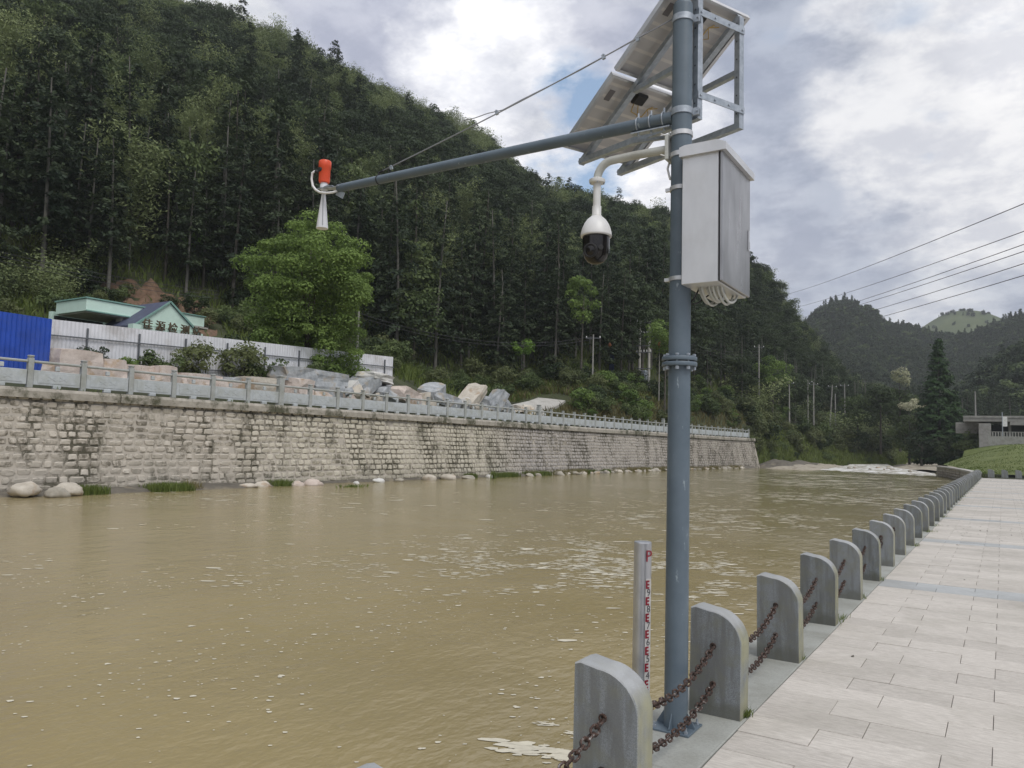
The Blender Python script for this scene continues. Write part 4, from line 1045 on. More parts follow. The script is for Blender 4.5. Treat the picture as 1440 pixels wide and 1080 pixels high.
tag(far.build('distant_stonework', 'wall_stone', wall), kind='stuff')
# cap beam in cast lengths
for k, y0 in enumerate(np.arange(-14, 105, 8)):
    y1 = min(y0 + 8, 106.2); b = MB(); n = 4; vs = []
    for i in range(n + 1):
        y = y0 + .02 + (y1 - y0 - .04) * i / n
        for dx, z in ((.16, 2.84), (.17, 3.10), (.10, 3.22), (-.55, 3.22)): vs.append((wallx(y) + dx + .12, y, z + .01 * math.sin(y * 3)))
    fs = []
    for i in range(n):
        for j in range(3): fs.append((i * 4 + j, (i + 1) * 4 + j, (i + 1) * 4 + j + 1, i * 4 + j + 1))
    fs += [(0, 1, 2, 3), tuple(n * 4 + j for j in (3, 2, 1, 0))]
    b.add(vs, [f[::-1] for f in fs]); b.build('cap_beam', 'wall_cap', wall)

# railing on the wall
rail = thing('stone_railing', 'grey granite railing with carved panels along the top of the far wall', 'railing')
def post_mesh(w, h):
    b = MB(); b.box((0, 0, h * .46), (w, w, h * .92), bev=.015); b.box((0, 0, h * .955), (w * .8, w * .8, h * .05), bev=.01); b.box((0, 0, h * .99), (w * 1.02, w * 1.02, h * .045), bev=.02); return b.mesh('post', 'rail_post')
pm = post_mesh(.20, 1.22); pmb = post_mesh(.30, 1.50)
def panel_mesh():
    b = MB(); b.box((0, 0, .40), (.11, 1.76, .56), bev=.012)
    b.box((.062, 0, .40), (.014, 1.46, .40), bev=.005); 
    for s_ in (-1, 1):
        for t_ in (-1, 1): b.box((.073, s_ * .22, .40), (.012, .32, .035), rot=(t_ * .5, 0, 0))
    return b.mesh('infill_panel', 'rail_granite')
pan = panel_mesh()
rb = MB(); rb.box((0, 0, 0), (.13, 1.80, .10), bev=.03); railm = rb.mesh('top_rail', 'rail_post')
cb_ = MB(); cb_.box((0, 0, .08), (.16, .30, .14), bev=.02); cb_.box((0, 0, .80), (.10, .16, .18), bev=.02); blk = cb_.mesh('support_block', 'rail_granite')
yy = [6.6 + 2.0 * k for k in range(-9, 50)]
for k, y in enumerate(yy):
    big = k in (19, 32, 45, 6)
    xx = wallx(y) - .12
    o = link('post', pmb if big else pm, rail); o.location = (xx, y, 3.225)
    if y + 2 < 105:
        ym = y + 1; ang = math.atan2(-(wallx(y + 2) - wallx(y)), 2)
        for me, nm, zz_ in ((pan, 'infill_panel', 3.225), (railm, 'top_rail', 3.225 + 1.0), (blk, 'support_block', 3.225)):
            o = link(nm, me, rail); o.location = (wallx(ym) - .12, ym, zz_); o.rotation_euler = (0, 0, ang)

# ------------------------------------------------------------------ quarry blocks on the far bank
def rock_mesh(seed, d, mats, facets=6, rough=.12):
    r_ = random.Random(seed); b = MB(); import itertools
    sx, sy, sz = d[0] / 2, d[1] / 2, d[2] / 2
    bmv = []
    for i in range(4):
        for j in range(4):
            for k in range(3):
                if 0 < i < 3 and 0 < j < 3 and k == 1: continue
    n = 3
    def pt(u, v, w): 
        q_ = Vector((u * sx, v * sy, w * sz)); nn = mnoise.noise_vector(Vector((u * 1.1 + seed, v * 1.1, w * 1.1))) * rough
        cut = 1 - .03 * (abs(u) > .9 and abs(v) > .9) - .03 * (abs(w) > .9 and abs(v) > .9) - .02 * (abs(w) > .9 and abs(u) > .9)
        return Vector((q_.x * cut, q_.y * cut, q_.z * cut)) + Vector((nn.x * sx, nn.y * sy, nn.z * sz))
    idx = {}; vs = []; fs = []
    def vid(u, v, w):
        key = (round(u, 3), round(v, 3), round(w, 3))
        if key not in idx: idx[key] = len(vs); vs.append(pt(u, v, w))
        return idx[key]
    L = [-1 + 2 * i / n for i in range(n + 1)]
    for ax in range(3):
        for sg in (-1, 1):
            for i in range(n):
                for j in range(n):
                    q_ = []
                    for (a, c) in ((L[i], L[j]), (L[i + 1], L[j]), (L[i + 1], L[j + 1]), (L[i], L[j + 1])):
                        t = [0, 0, 0]; t[ax] = sg; t[(ax + 1) % 3] = a; t[(ax + 2) % 3] = c; q_.append(vid(*t))
                    fs.append(q_ if sg > 0 else q_[::-1])
    b.add(vs, fs); return b.mesh('stone', mats)
# bearing from, bearing to, top z above yard, height, material, tilt, words
def az_px(px): return -32.59 + math.degrees(math.atan((px - 735) / 1080.0))
ROCKS = [
 ((-63.9, -61.1), 5.62, 1.25, 'rock_pink', (0, 0, .05), 'long pink granite block beside the blue sheet fence, leftmost of the row'),
 ((-61.0, -59.6), 5.45, 1.2, 'rock_pink', (0, 0, -.1), 'small pink granite block wedged right of the long leftmost one'),
 ((-59.5, -57.8), 5.35, 1.1, 'rock_pink', (0, .05, .3), 'pink granite block with a split dark corner, third in the pink row'),
 ((-57.7, -56.5), 5.38, 1.2, 'rock_pink', (0, 0, -.05), 'upright pale pink block, fourth in the pink row'),
 ((-56.4, -53.7), 5.18, 1.0, 'rock_pink', (0, 0, .1), 'pale pink block with brown right end, last of the pink row'),
 ((-53.7, -52.1), 4.85, .6, 'rock_grey', (0, 0, .2), 'low grey granite slab right of the pink blocks'),
 ((-52.1, -49.7), 4.95, .75, 'rock_tan', (0, 0, -.05), 'flat tan block with brown end before the big railing post'),
 ((-49.9, -47.4), 5.55, .75, 'rock_grey', (.03, 0, .1), 'large dark grey block stacked left of the heap under the tree'),
 ((-47.4, -45.2), 5.50, .70, 'rock_grey', (-.04, 0, -.15), 'broad flat grey block at the top of the heap under the tree'),
 ((-49.0, -47.6), 4.85, .8, 'rock_pink', (0, 0, .2), 'pinkish block low in the heap behind the big railing post'),
 ((-47.4, -45.4), 4.85, .85, 'rock_grey', (0, 0, -.1), 'pale blue-grey block lying under the flat top block'),
 ((-45.5, -44.3), 4.95, .8, 'rock_white', (.5, 0, .2), 'whitish broken wedge leaning between the grey blocks'),
 ((-44.7, -42.9), 5.35, .85, 'rock_grey', (.55, .1, .1), 'tilted grey block leaning up to the right in the heap'),
 ((-43.6, -41.9), 5.80, .45, 'rock_white', (-.1, 0, .1), 'white rounded slab resting on top of the heap'),
 ((-43.2, -41.7), 5.10, 1.0, 'rock_grey', (.1, .1, .3), 'grey block under the white slab, end of the sheet fence'),
 ((-41.5, -39.8), 4.95, .9, 'rock_pink', (-.2, 0, .2), 'reddish broken stone in the middle of the heap'),
 ((-40.9, -39.2), 4.70, .8, 'rock_tan', (.2, 0, -.3), 'tan rounded stone low behind the railing in the heap'),
 ((-39.3, -37.9), 5.45, 1.3, 'rock_grey', (.35, .2, .3), 'tall tilted blue-grey block just past the fence end'),
 ((-38.6, -36.9), 4.85, .8, 'rock_grey', (-.1, 0, .1), 'squarish grey block right of the tall tilted one'),
 ((-36.6, -34.9), 5.15, .7, 'rock_tan', (.7, .1, .1), 'long tan slab leaning steeply, right part of the heap'),
 ((-35.5, -34.2), 4.90, .9, 'rock_grey', (-.3, .2, .4), 'pale grey broken block behind the leaning slab'),
 ((-34.5, -33.3), 5.05, .7, 'rock_grey', (.9, 0, -.2), 'thin grey slab standing on edge near the heap end'),
 ((-33.9, -32.7), 4.75, .9, 'rock_grey', (-.5, 0, .1), 'dark grey wedge block at the right end of the heap'),
 ((-32.5, -31.2), 4.75, .5, 'rock_tan', (0, 0, .1), 'pale tan flat stone, last before the concrete ramp'),
 ((-31.4, -30.4), 4.45, .4, 'rock_white', (0, 0, .4), 'small whitish stone at the foot of the concrete ramp'),
]
for k, ((a0, a1), top, h, mt, tilt, lb) in enumerate(ROCKS):
    xx = -33.3 - (k % 3) * .35 if top < 5.3 or k < 7 else -33.9
    y0, y1 = xx / math.tan(R(a0)), xx / math.tan(R(a1)); w = abs(y1 - y0) * (.94 if k < 7 else 1.04)
    o = link('quarry_stone', rock_mesh(k + 3, (1.5 if w > 1.2 else 1.0, w, h * 1.1), mt, rough=.055 if k < 7 else .22)); o.location = (xx, (y0 + y1) / 2, top - h / 2 - (.62 if k < 5 else .25 if k < 7 else 0)); o.rotation_euler = tilt
    tag(o, lb, 'stone block', 'quarried stone blocks on the far bank')
# lower stones that carry the heap
for k in range(16):
    yy_ = 17 + k * 2.05 + rng.uniform(-.3, .3); r_ = random.Random(k + 50)
    o = link('quarry_stone', rock_mesh(60 + k, (1.5, 1.7, 1.0), ['rock_tan', 'rock_grey', 'rock_grey'][k % 3] if k > 8 else 'rock_pink', rough=.15)); o.location = (-33.6, yy_, 3.85 + r_.uniform(-.1, .1)); o.rotation_euler = (r_.uniform(-.1, .1), r_.uniform(-.1, .1), r_.uniform(-.2, .2))
    tag(o, 'rough stone block in the lower layer mostly hidden behind the granite railing', 'stone block', 'lower layer of stone blocks')

for k in range(34):
    r_ = random.Random(k + 300); a_ = r_.uniform(-45.5, -30.8); xx = -32.3 - r_.uniform(0, 2.6); d_ = xx / math.sin(R(a_)); s_ = r_.uniform(.35, .85)
    o = link('rubble_stone', rock_mesh(100 + k % 9, (1, 1.2, .8), ['rock_grey', 'rock_grey', 'rock_tan', 'rock_white'][k % 4], rough=.24)); o.location = (xx, d_ * math.cos(R(a_)), 4.15 + r_.uniform(0, .65) * (1 if xx < -33 else .4)); o.scale = (s_,) * 3; o.rotation_euler = (r_.uniform(-.7, .7), r_.uniform(-.5, .5), r_.uniform(0, 3))
    tag(o, 'small broken grey or tan stone lying loose in the rock heap behind the railing', 'stone', 'small broken stones in the rock heap')
# river boulders and rubble at the foot of the wall
def boulder_mesh(seed, flat=.7):
    b = MB(); n1, n2 = 10, 14; vs = []; fs = []
    for i in range(n1 + 1):
        for k in range(n2):
            th, ph_ = math.pi * i / n1, 2 * math.pi * k / n2; p = Vector((math.sin(th) * math.cos(ph_), math.sin(th) * math.sin(ph_), math.cos(th) * flat))
            p *= 1 + .42 * mnoise.noise(p * 1.3 + Vector((seed * 3.1, 0, 0))) + .16 * mnoise.noise(p * 3.4 + Vector((seed, 0, 0))); vs.append(p)
    for i in range(n1):
        for k in range(n2): a, c = i * n2 + k, i * n2 + (k + 1) % n2; fs.append((a, a + n2, c + n2, c))
    b.add(vs, fs); return b
bvar = {}
def boulder(x, y, z, s, mt='boulder', lb='', rz=0, grp='boulders at the foot of the far wall', seed=0, fl=.7):
    key = (mt, seed % 6)
    if key not in bvar: bvar[key] = boulder_mesh(seed % 6, fl).mesh('river_boulder', mt, smooth='all')
    o = link('river_boulder', bvar[key]); o.location = (x, y, z); o.scale = (s, s * rng.uniform(1.1, 1.6), s * rng.uniform(.75, 1)); o.rotation_euler = (0, 0, rz); tag(o, lb, 'boulder', grp); return o
boulder(-29.2, 13.9, -.48, .44, 'rock_tan', 'large pale boulder half cut by the left edge of the photo', seed=1, rz=.2)
boulder(-29.0, 15.3, -.52, .42, 'rock_tan', 'large rounded pale boulder second from the left edge', seed=2, rz=.5)
boulder(-28.6, 14.7, -.62, .30, 'boulder', 'smaller grey boulder at the water line between two large ones', seed=3)
sp = [(23.7, .38, 'rock_tan'), (24.6, .42, 'rock_tan'), (26.6, .40, 'rock_pink'), (27.6, .55, 'rock_pink'), (30.6, .22, 'rock_white'), (32.6, .40, 'rock_white'), (34.4, .3, 'boulder'), (37.2, .55, 'rock_tan'), (39.0, .5, 'rock_tan'), (41.2, .4, 'boulder'), (43.5, .35, 'rock_white')]
for k, (y, s, mt) in enumerate(sp):
    boulder(-29.5 + rng.uniform(-.1, .3), y, -.78 + s * .2, s * .75, mt, 'loose %s stone at the water line, number counted in the middle stretch' % mt if False else '%s stone lying at the water line below the pale stretch of wall' % {'rock_tan': 'tan', 'rock_pink': 'pinkish', 'rock_white': 'whitish', 'boulder': 'dark grey'}[mt], seed=k, rz=rng.uniform(0, 3), grp='stones below the pale stretch of wall')
for k in range(46):
    y = 49 + k * 1.12 + rng.uniform(-.4, .4)
    boulder(wx(y, -.7) + .35 + rng.uniform(0, .5), y, -.70, rng.uniform(.16, .40), ['boulder', 'boulder', 'rock_tan'][k % 3], 'rounded boulder in the line at the foot of the far grey stretch of wall', seed=k, rz=rng.uniform(0, 3), grp='line of boulders under the far stretch of wall')
for k in range(26):
    az, d = rng.uniform(-14.5, -4), rng.uniform(108, 150)
    if d > 122 and az < -10: continue
    boulder(d * math.sin(R(az)), d * math.cos(R(az)), -.55, rng.uniform(.15, .4), 'boulder', 'small dark stone scattered in the shallow rapids', seed=k, grp='stones in the rapids')

# ------------------------------------------------------------------ sheet hoardings
def hoarding(name, label, x, y0, y1, zt0, zt1, hgt, mat, postgap, off):
    root = thing(name, label, 'hoarding'); n = int(round((y1 - y0) / .9))
    for i in range(n):
        a, c = y0 + (y1 - y0) * i / n, y0 + (y1 - y0) * (i + 1) / n; za, zb = (zt0 + (zt1 - zt0) * (i + .5) / n,) * 2
        b = MB(); vs = []; nn = 20
        for k in range(nn + 1):
            t = k / nn; yy_ = a + (c - a) * t; dx = (.010 if mat == 'white_sheet' else .016) * (1 if k % 4 in (1, 2) else -1)
            zt_ = zt0 + (zt1 - zt0) * (yy_ - y0) / (y1 - y0)
            vs += [(x + dx, yy_, zt_ - hgt), (x + dx, yy_, zt_)]
        fs = [(2 * k, 2 * k + 2, 2 * k + 3, 2 * k + 1) for k in range(nn)]
        b.add(vs, fs); b.add([(v[0] - .004, v[1], v[2]) for v in vs], [f[::-1] for f in fs]); b.build('sheet', mat, root)
    if postgap:
        for y in np.arange(y0, y1 + .1, postgap):
            zt_ = zt0 + (zt1 - zt0) * (y - y0) / (y1 - y0)
            b = MB(); b.box((x + off, y, zt_ - hgt / 2 - .2), (.07, .07, hgt - .1)); b.build('post', 'sheet_rail', root)
        for fr in (.25, .62):
            b = MB(); b.bar((x + off + .03, y0, zt0 - hgt * fr), (x + off + .03, y1, zt1 - hgt * fr), .05, .06); b.build('rail', 'sheet_rail', root)
    return root
hoarding('blue_hoarding', 'bright blue corrugated sheet hoarding at the left edge above the railing', -33.0, 3.5, 16.25, 6.28, 6.22, 3.0, 'blue_sheet', None, 0)
hoarding('white_hoarding', 'long white corrugated sheet hoarding with grey rails behind the stone blocks', -35.8, 9.0, 40.5, 6.30, 7.42, 2.9, 'white_sheet', 2.55, .06)

# ------------------------------------------------------------------ mint green station building
bd = thing('roadside_building', 'mint green building with flat canopy and slate gable behind the white hoarding', 'building')
def bx(name, mat, c, d, par=bd, **kw):
    b = MB(); b.box(c, d, **kw); return b.build(name, mat, par)
bx('canopy_fascia', 'mint', (-44.0, 24.7, 8.62), (3.2, 4.2, .68), bev=.02)
bx('canopy_edge_trim', 'mint_dark', (-44.0, 24.7, 9.01), (3.34, 4.34, .07)); bx('canopy_soffit', 'concrete_pale', (-44.0, 24.7, 8.24), (3.0, 4.0, .05))
bx('side_block', 'mint', (-44.0, 29.2, 8.78), (2.6, 2.1, .62), bev=.02); bx('side_block_trim', 'mint_dark', (-44.0, 29.2, 9.13), (2.74, 2.24, .06)); bx('side_ledge', 'concrete_pale', (-43.9, 29.25, 8.38), (2.8, 2.3, .10))
bx('main_wall', 'mint', (-46.2, 26.4, 7.0), (.3, 7.6, 3.0)); bx('upper_wall', 'mint', (-45.6, 27.0, 8.5), (1.0, 3.0, .9)); bx('side_wall', 'mint', (-44.3, 30.0, 6.8), (2.6, .2, 3.0)); bx('dark_interior', 'dark_room', (-45.9, 25.0, 7.2), (.1, 4.6, 2.1))  # dark_interior: near-black slab paints the shade under the canopy
for y in (24.95,): bx('column', 'concrete_pale', (-42.9, y, 6.9), (.5, .42, 2.66))
for y in (23.3, 24.2): bx('window', 'dark_room', (-45.82, y, 7.6), (.06, .7, 1.0)); bx('window_frame', 'concrete_pale', (-45.80, y, 7.6), (.05, .05, 1.0))
bx('downpipe', 'concrete_pale', (-42.45, 28.3, 7.9), (.08, .08, 1.4)); bx('gutter', 'mint_dark', (-42.36, 24.7, 8.30), (.08, 4.2, .07))
# gable porch facing the river
gy0, gy1, gyc, gx, gzb, gzt = 24.5, 28.3, 26.4, -40.6, 7.72, 9.22
b = MB(); b.add([(gx, gy0, gzb), (gx, gy1, gzb), (gx, gyc, gzt), (gx - .25, gy0, gzb), (gx - .25, gy1, gzb), (gx - .25, gyc, gzt)], [(0, 1, 2), (5, 4, 3), (0, 3, 4, 1)]); b.build('gable_front', 'mint', bd)
for s_, ya in ((-1, gy0), (1, gy1)):
    b = MB(); e = Vector((0, ya - gyc, gzb - gzt)); en = e.normalized(); p0 = Vector((gx + .07, gyc, gzt + .10)); p1 = p0 + e + en * .3; bk = Vector((-3.4, 0, 0)); up = Vector((0, 0, .12))
    vs = [p0, p1, p1 + bk, p0 + bk]; vs = vs + [v - up for v in vs]; b.add(vs, [(0, 1, 2, 3), (7, 6, 5, 4), (0, 4, 5, 1), (1, 5, 6, 2), (2, 6, 7, 3), (3, 7, 4, 0)]); b.build('roof_slope', 'slate', bd)
    b = MB(); b.bar(p0 + Vector((.035, 0, -.05)), p1 + Vector((.035, 0, -.05)), .05, .10); b.build('verge_board', 'mint_dark', bd)
bx('eave_beam', 'mint', (gx - .1, gyc, gzb - .22), (.5, gy1 - gy0 + .6, .36)); bx('porch_wall', 'mint', (gx - .8, gyc, 6.4), (.25, gy1 - gy0, 2.8))
tmx = Matrix((Vector((0, 1, 0)), Vector((0, 0, 1)), Vector((1, 0, 0)))).transposed()
for k, ch in enumerate('佳源检测站'):
    text(ch, .62, (gx + .3, gy0 + .45 + k * .78, gzb - .02), tmx, 'brown_letter', bd, 'sign_letter', .05)

# concrete ramp
ramp = MB(); vs = []
RC = [(-35.2, 60.5), (-33.9, 63.5), (-32.6, 67.5), (-31.2, 71.5), (-30.3, 73.8), (-29.6, 75.6)]
for i, (a_, d_) in enumerate(RC):
    c_ = P(a_, d_); n_ = P(*RC[min(i + 1, len(RC) - 1)]) - P(*RC[max(i - 1, 0)]); n_.z = 0; n_.normalize(); sd_ = Vector((n_.y, -n_.x, 0))
    for w_ in (-1.5, -.5, .5, 1.5): q_ = c_ + sd_ * w_; z_ = max(ground(*bearing(q_.x, q_.y)), c_.z - .25); vs.append((q_.x, q_.y, z_ + .22 - abs(w_) * .01))
nn_ = len(vs); vs += [(v[0], v[1], v[2] - 1.2) for v in vs]; fs = []
for i in range(len(RC) - 1):
    for j in range(3): fs.append((i * 4 + j, i * 4 + j + 1, (i + 1) * 4 + j + 1, (i + 1) * 4 + j))
    for j in (0, 3):
        q_ = (i * 4 + j, (i + 1) * 4 + j, (i + 1) * 4 + j + nn_, i * 4 + j + nn_); fs.append(q_ if j == 0 else q_[::-1])
fs.append((0, nn_, nn_ + 3, 3))
ramp.add(vs, fs)
RCW = [P(*p_) for p_ in RC]
def onramp(x, y, w=2.6):
    if x > -30 or x < -46 or y < 45 or y > 72: return False
    for i in range(len(RC) - 1):
        a_, c_ = RCW[i], RCW[i + 1]; ab = Vector((c_.x - a_.x, c_.y - a_.y)); ap = Vector((x - a_.x, y - a_.y)); t = max(0, min(1, ap.dot(ab) / ab.length_squared))
        if (ap - ab * t).length < w: return True
    return False
tag(ramp.build('access_road', 'concrete_pale'), kind='structure')

# ------------------------------------------------------------------ poles, lamps and wires
def util_pole(x, y, z0, z1, label, r=.13, arms=1, name='utility_pole', cat='pole', grp='concrete utility poles along the far road', az=0.4):
    root = thing(name, label, cat, grp, loc=(x, y, z0))
    b = MB(); b.tube([(0, 0, -.5), (0, 0, z1 - z0)], [r * 1.15, r * .7], 10); b.build('shaft', 'pole_concrete', root, smooth=True)
    for k in range(arms):
        zz = z1 - z0 - .4 - k * .7; u = Vector((math.cos(az), math.sin(az), 0)) * .8
        b = MB(); b.bar(-u + Vector((0, 0, zz)), u + Vector((0, 0, zz)), .07, .08); b.build('crossarm', 'sheet_rail', root)
        for s_ in (-.9, .9): h = MB(); h.lathe([(.05, 0), (.07, .05), (.04, .10), (.06, .14), (0, .2)], u * s_ + Vector((0, 0, zz + .04)), 8); h.build('insulator', 'white_plastic', root)
    return root
hf = thing('transformer_poles', 'twin concrete poles joined by crossbars carrying a transformer on the far bank', 'utility pole', loc=(-37.35, 87.3, 9.0))
ux = Vector((math.cos(R(23)), math.sin(R(23)) , 0)) * 1.15
for k, p in enumerate((Vector((0, 0, 0)), ux)):
    b = MB(); b.tube([p + Vector((0, 0, -1)), p + Vector((0, 0, 8.1))], [.19, .13], 12); b.build('shaft', 'concrete_pale', hf, smooth=True)
for zz in (7.9, 6.7, 5.0, 4.2, 2.2):
    b = MB(); b.bar(-ux * .35 + Vector((0, -.15, zz)), ux * 1.4 + Vector((0, -.15, zz)), .08, .09); b.build('crossbar', 'sheet_rail', hf)
for zz in (7.98, 4.25, 6.6):
    for t in (-.25, .2, .5, .8, 1.2):
        h = MB(); h.lathe([(.05, 0), (.09, .08), (.05, .14), (.08, .2), (.0, .3)], ux * t + Vector((0, -.15, zz)), 8); h.build('insulator', 'white_plastic', hf)
b = MB(); b.box(ux * .5 + Vector((0, -.2, 1.3)), (.9, .8, 1.3), bev=.06)
for k in range(5): b.box(ux * .5 + Vector((-.34 + k * .17, -.68, 1.25)), (.05, .2, .95))
b.build('transformer', 'galv', hf)
for k, (x, y, z0, z1, lb) in enumerate([(-39.4, 83.1, 8.4, 13.4, 'street lamp with orange head and dark blue banner left of the twin poles'), (-33.3, 83.6, 6.5, 13.2, 'street lamp with orange head just left of the big steel pole')]):
    root = thing('street_lamp', lb, 'street lamp', 'street lamps with orange heads', loc=(x, y, z0))
    b = MB(); b.tube([(0, 0, -.5), (0, 0, z1 - z0)], [.07, .045], 8); b.build('shaft', 'pole_concrete' if k else 'black_matt', root)
    b = MB(); b.lathe([(.05, 0), (.16, .12), (.2, .45), (.12, .62), (0, .75)], (0, 0, z1 - z0 - .1), 12); b.build('lamp_head', 'lamp_orange', root, smooth='all')
    if k == 0: b = MB(); b.box((.3, 0, 2.9), (.6, .08, 2.6), bev=.02); b.build('banner', 'banner', root)
    else: b = MB(); b.tube([(0, 0, z1 - z0 - .4), (-.9, 0, z1 - z0 - .2)], .03, 6); b.build('bracket_arm', 'sheet_rail', root)
for k, (x, y, z0, z1, lb) in enumerate([
    (-38.3, 39.5, 5.6, 10.7, 'slim white pole standing at the right side of the big bright tree'),
    (-36.7, 73.3, 7.6, 13.5, 'grey pole with wires among trees left of the twin poles'),
    (-33.0, 125.7, 6.5, 18.7, 'tallest concrete utility pole on the wooded bank right of the steel pole'),
    (-33.5, 135.9, 7.0, 14.0, 'short concrete pole next to the tallest one on the bank'),
    (-30.6, 136.0, 6.8, 13.6, 'thin grey pole between the tallest pole and the pair'),
    (-29.8, 147.0, 7.0, 14.7, 'left pole of a close pair above the shrubs'),
    (-29.1, 148.5, 7.0, 14.4, 'right pole of a close pair above the shrubs'),
    (-27.6, 156, 7.2, 14.5, 'leaning grey pole right of the close pair'),
    (-27.0, 158, 7.2, 12.9, 'low thin pole beside the leaning one'),
    (-26.1, 162.9, 6.8, 15.2, 'concrete pole furthest right above the far shrubs')]):
    ro = util_pole(x, y, z0, z1, lb, r=.09 if k < 2 else .13, arms=0 if k in (0, 8) else 1)
    if k == 7: ro.rotation_euler = (.0, .06, 0)
util_pole(-3.75, 152, 8.3, 12.6, 'white post on the road beyond the bridge end', r=.13, arms=0)
def wire(a, c, sag, label, r, grp, n=24):
    a, c = Vector(a), Vector(c); b = MB(); b.tube([a.lerp(c, t) - Vector((0, 0, sag * 4 * t * (1 - t))) for t in np.linspace(0, 1, n)], r, 5); tag(b.build('power_wire', 'wire', smooth='all'), label, 'wire', grp)
# high spans from beyond the right frame edge across the river to the hill
for k, (zr, zl, nm) in enumerate([(13.1, 47.5, 'highest'), (12.15, 43.5, 'second highest'), (11.75, 40.0, 'third'), (11.5, 39.4, 'fourth'), (11.1, 37.0, 'fifth'), (10.7, 35.2, 'lowest')]):
    az_l = -12.2 - k * .02
    a = Vector((240 * math.sin(R(-15.5)), 240 * math.cos(R(-15.5)), zl)); c = Vector((2.6, 28.0, zr - 3.0 + 0.0))
    wire(a, c, 1.6, '%s of the six power lines crossing the sky at the right' % nm, .018 if k == 0 else .016, 'power lines across the right-hand sky')
for k, (za, zb) in enumerate(((13.3, 12.6), (13.0, 12.3))):
    wire((-36.7, 73.3, za), (-47, 37, zb + 1.5), 2.6, 'thin service wire sagging through the trees above the stone heap, %s one' % ('upper', 'lower')[k], .02, 'service wires above the heap')
for k in range(3):
    wire((-37.3, 87.3, 16.6 - k * .35), (-33, 125.7, 17.6 - k * .5), 1.2, 'wire running right from the twin poles behind the steel pole', .02, 'wires right of the twin poles')
for k in range(3):
    wire((-52, 38, 13.0 - k * .3), (-47, 14, 11.9 - k * .25), .5, 'wire running over the mint green building in front of the hill', .016, 'wires over the building')

# ------------------------------------------------------------------ right side: stone wall, grass slope, fence, bridge
rw = thing('embankment_wall', 'low rubble wall with pale coping where the grass slope meets the river', 'wall')
cop = [(-1.6, 69.0), (-2.2, 75), (-3.2, 84), (-4.6, 93), (-6.0, 99.5)]
for i in range(len(cop) - 1):
    a, c = Vector((*cop[i], 0)), Vector((*cop[i + 1], 0)); t = (c - a).normalized(); nrm = Vector((-t.y, t.x, 0))
    b = MB(); b.bar(a + Vector((0, 0, -.5)), c + Vector((0, 0, -.5)), .5, 1.5); b.build('rubble_core', 'mud', rw)
    b = MB(); b.bar(a + Vector((0, 0, .32)) + nrm * .05, c + Vector((0, 0, .32)) + nrm * .05, .62, .14); b.build('coping', 'concrete_pale', rw)
    L = (c - a).length
    for zz in (-.62, -.35, -.08, .15):
        s_ = 0
        while s_ < L:
            w = rng.uniform(.35, .7); me, vs, fs = sv_[int(rng.integers(0, 14))]
            o = link('stone_block', me, rw); o.location = a + t * (s_ + w / 2) + nrm * .25 + Vector((0, 0, zz)); o.scale = (.06, w * .94, .24); o.rotation_euler = (0, 0, math.atan2(nrm.y, nrm.x)); s_ += w
# grass embankment
def emb(x, y):
    k = 0
    xl = float(np.interp(y, [67, 75, 84, 93, 99.5, 112], [-1.4, -2.0, -3.0, -4.4, -5.8, -4.5]))
    s_ = min(1, max(0, (x - xl) / 7.0)); r_ = min(1, max(0, (y - 69) / 42.0))
    return .30 + 2.9 * r_ * (1 - (1 - s_) ** 2 * 0.9 if r_ < .96 else 1 - (1 - s_) ** 2 * .4)
V = []; Ys = np.linspace(68.6, 113, 40); n2 = 36
for y in Ys:
    xl = float(np.interp(y, [67, 75, 84, 93, 99.5, 106, 113], [-1.3, -2.0, -3.0, -4.4, -5.7, -4.8, -3.2]))
    for j in range(n2):
        x = xl + (40 - xl) * (j / (n2 - 1)) ** 1.8; V.append((x, y, emb(x, y) + .10 * mnoise.noise(Vector((x * .4, y * .4, 0))) * (j > 0)))
for j in range(n2): V.append((V[-n2][0] if j == 0 else V[(len(Ys) - 1) * n2 + j][0], 125, 2.0))
nY = len(Ys) + 1
Fq = np.array([(i * n2 + j, i * n2 + j + 1, (i + 1) * n2 + j + 1, (i + 1) * n2 + j) for i in range(nY - 1) for j in range(n2 - 1)])
tag(link('grass_embankment', npmesh('grass_embankment', np.array(V), Fq, 'bank_grass', smooth=True)), kind='structure')
fb = thing('concrete_fence', 'grey concrete parapet fence along the top of the grass slope', 'fence')
b = MB(); b.box((19, 114.0, 3.55), (41, .25, 1.25)); b.build('parapet', 'concrete', fb)
bm_ = MB(); bm_.box((0, 0, .3), (.14, .14, .6), bev=.02); pmx = bm_.mesh('baluster', 'concrete')
for k in range(80): o = link('baluster', pmx, fb); o.location = (-1.3 + k * .30, 114.0, 4.1)
bt = MB(); bt.box((19, 114, 4.72), (41, .16, .07)); bt.build('top_rail', 'concrete', fb)
br = thing('road_bridge', 'low concrete road bridge with dark opening beyond the grass slope', 'bridge')
def b2(name, mat, c, d, **kw): m_ = MB(); m_.box(c, d, **kw); return m_.build(name, mat, br)
b2('deck', 'pole_concrete', (18, 141, 7.15), (46, 9, .55), bev=.03); b2('deck_beam', 'pole_concrete', (22, 136.7, 6.62), (42, .5, .5)); b2('kerb', 'pole_concrete', (16.5, 136.6, 7.58), (43, .4, .32), bev=.02)
b2('abutment', 'pole_concrete', (-2.2, 139.5, 4.6), (1.6, 6, 4.0), bev=.05); b2('wing_wall', 'pole_concrete', (-4.6, 141, 6.0), (3.2, 1.2, 1.7), bev=.05)
b2('opening_shade', 'dark_room', (.9, 144, 4.6), (4.6, .4, 4.0))  # near-black slab paints the shade inside the bridge opening
for x in (1.0, 3.4, 6.2): b2('pier', 'pole_concrete', (x, 139, 4.6), (.35, .5, 4.1))
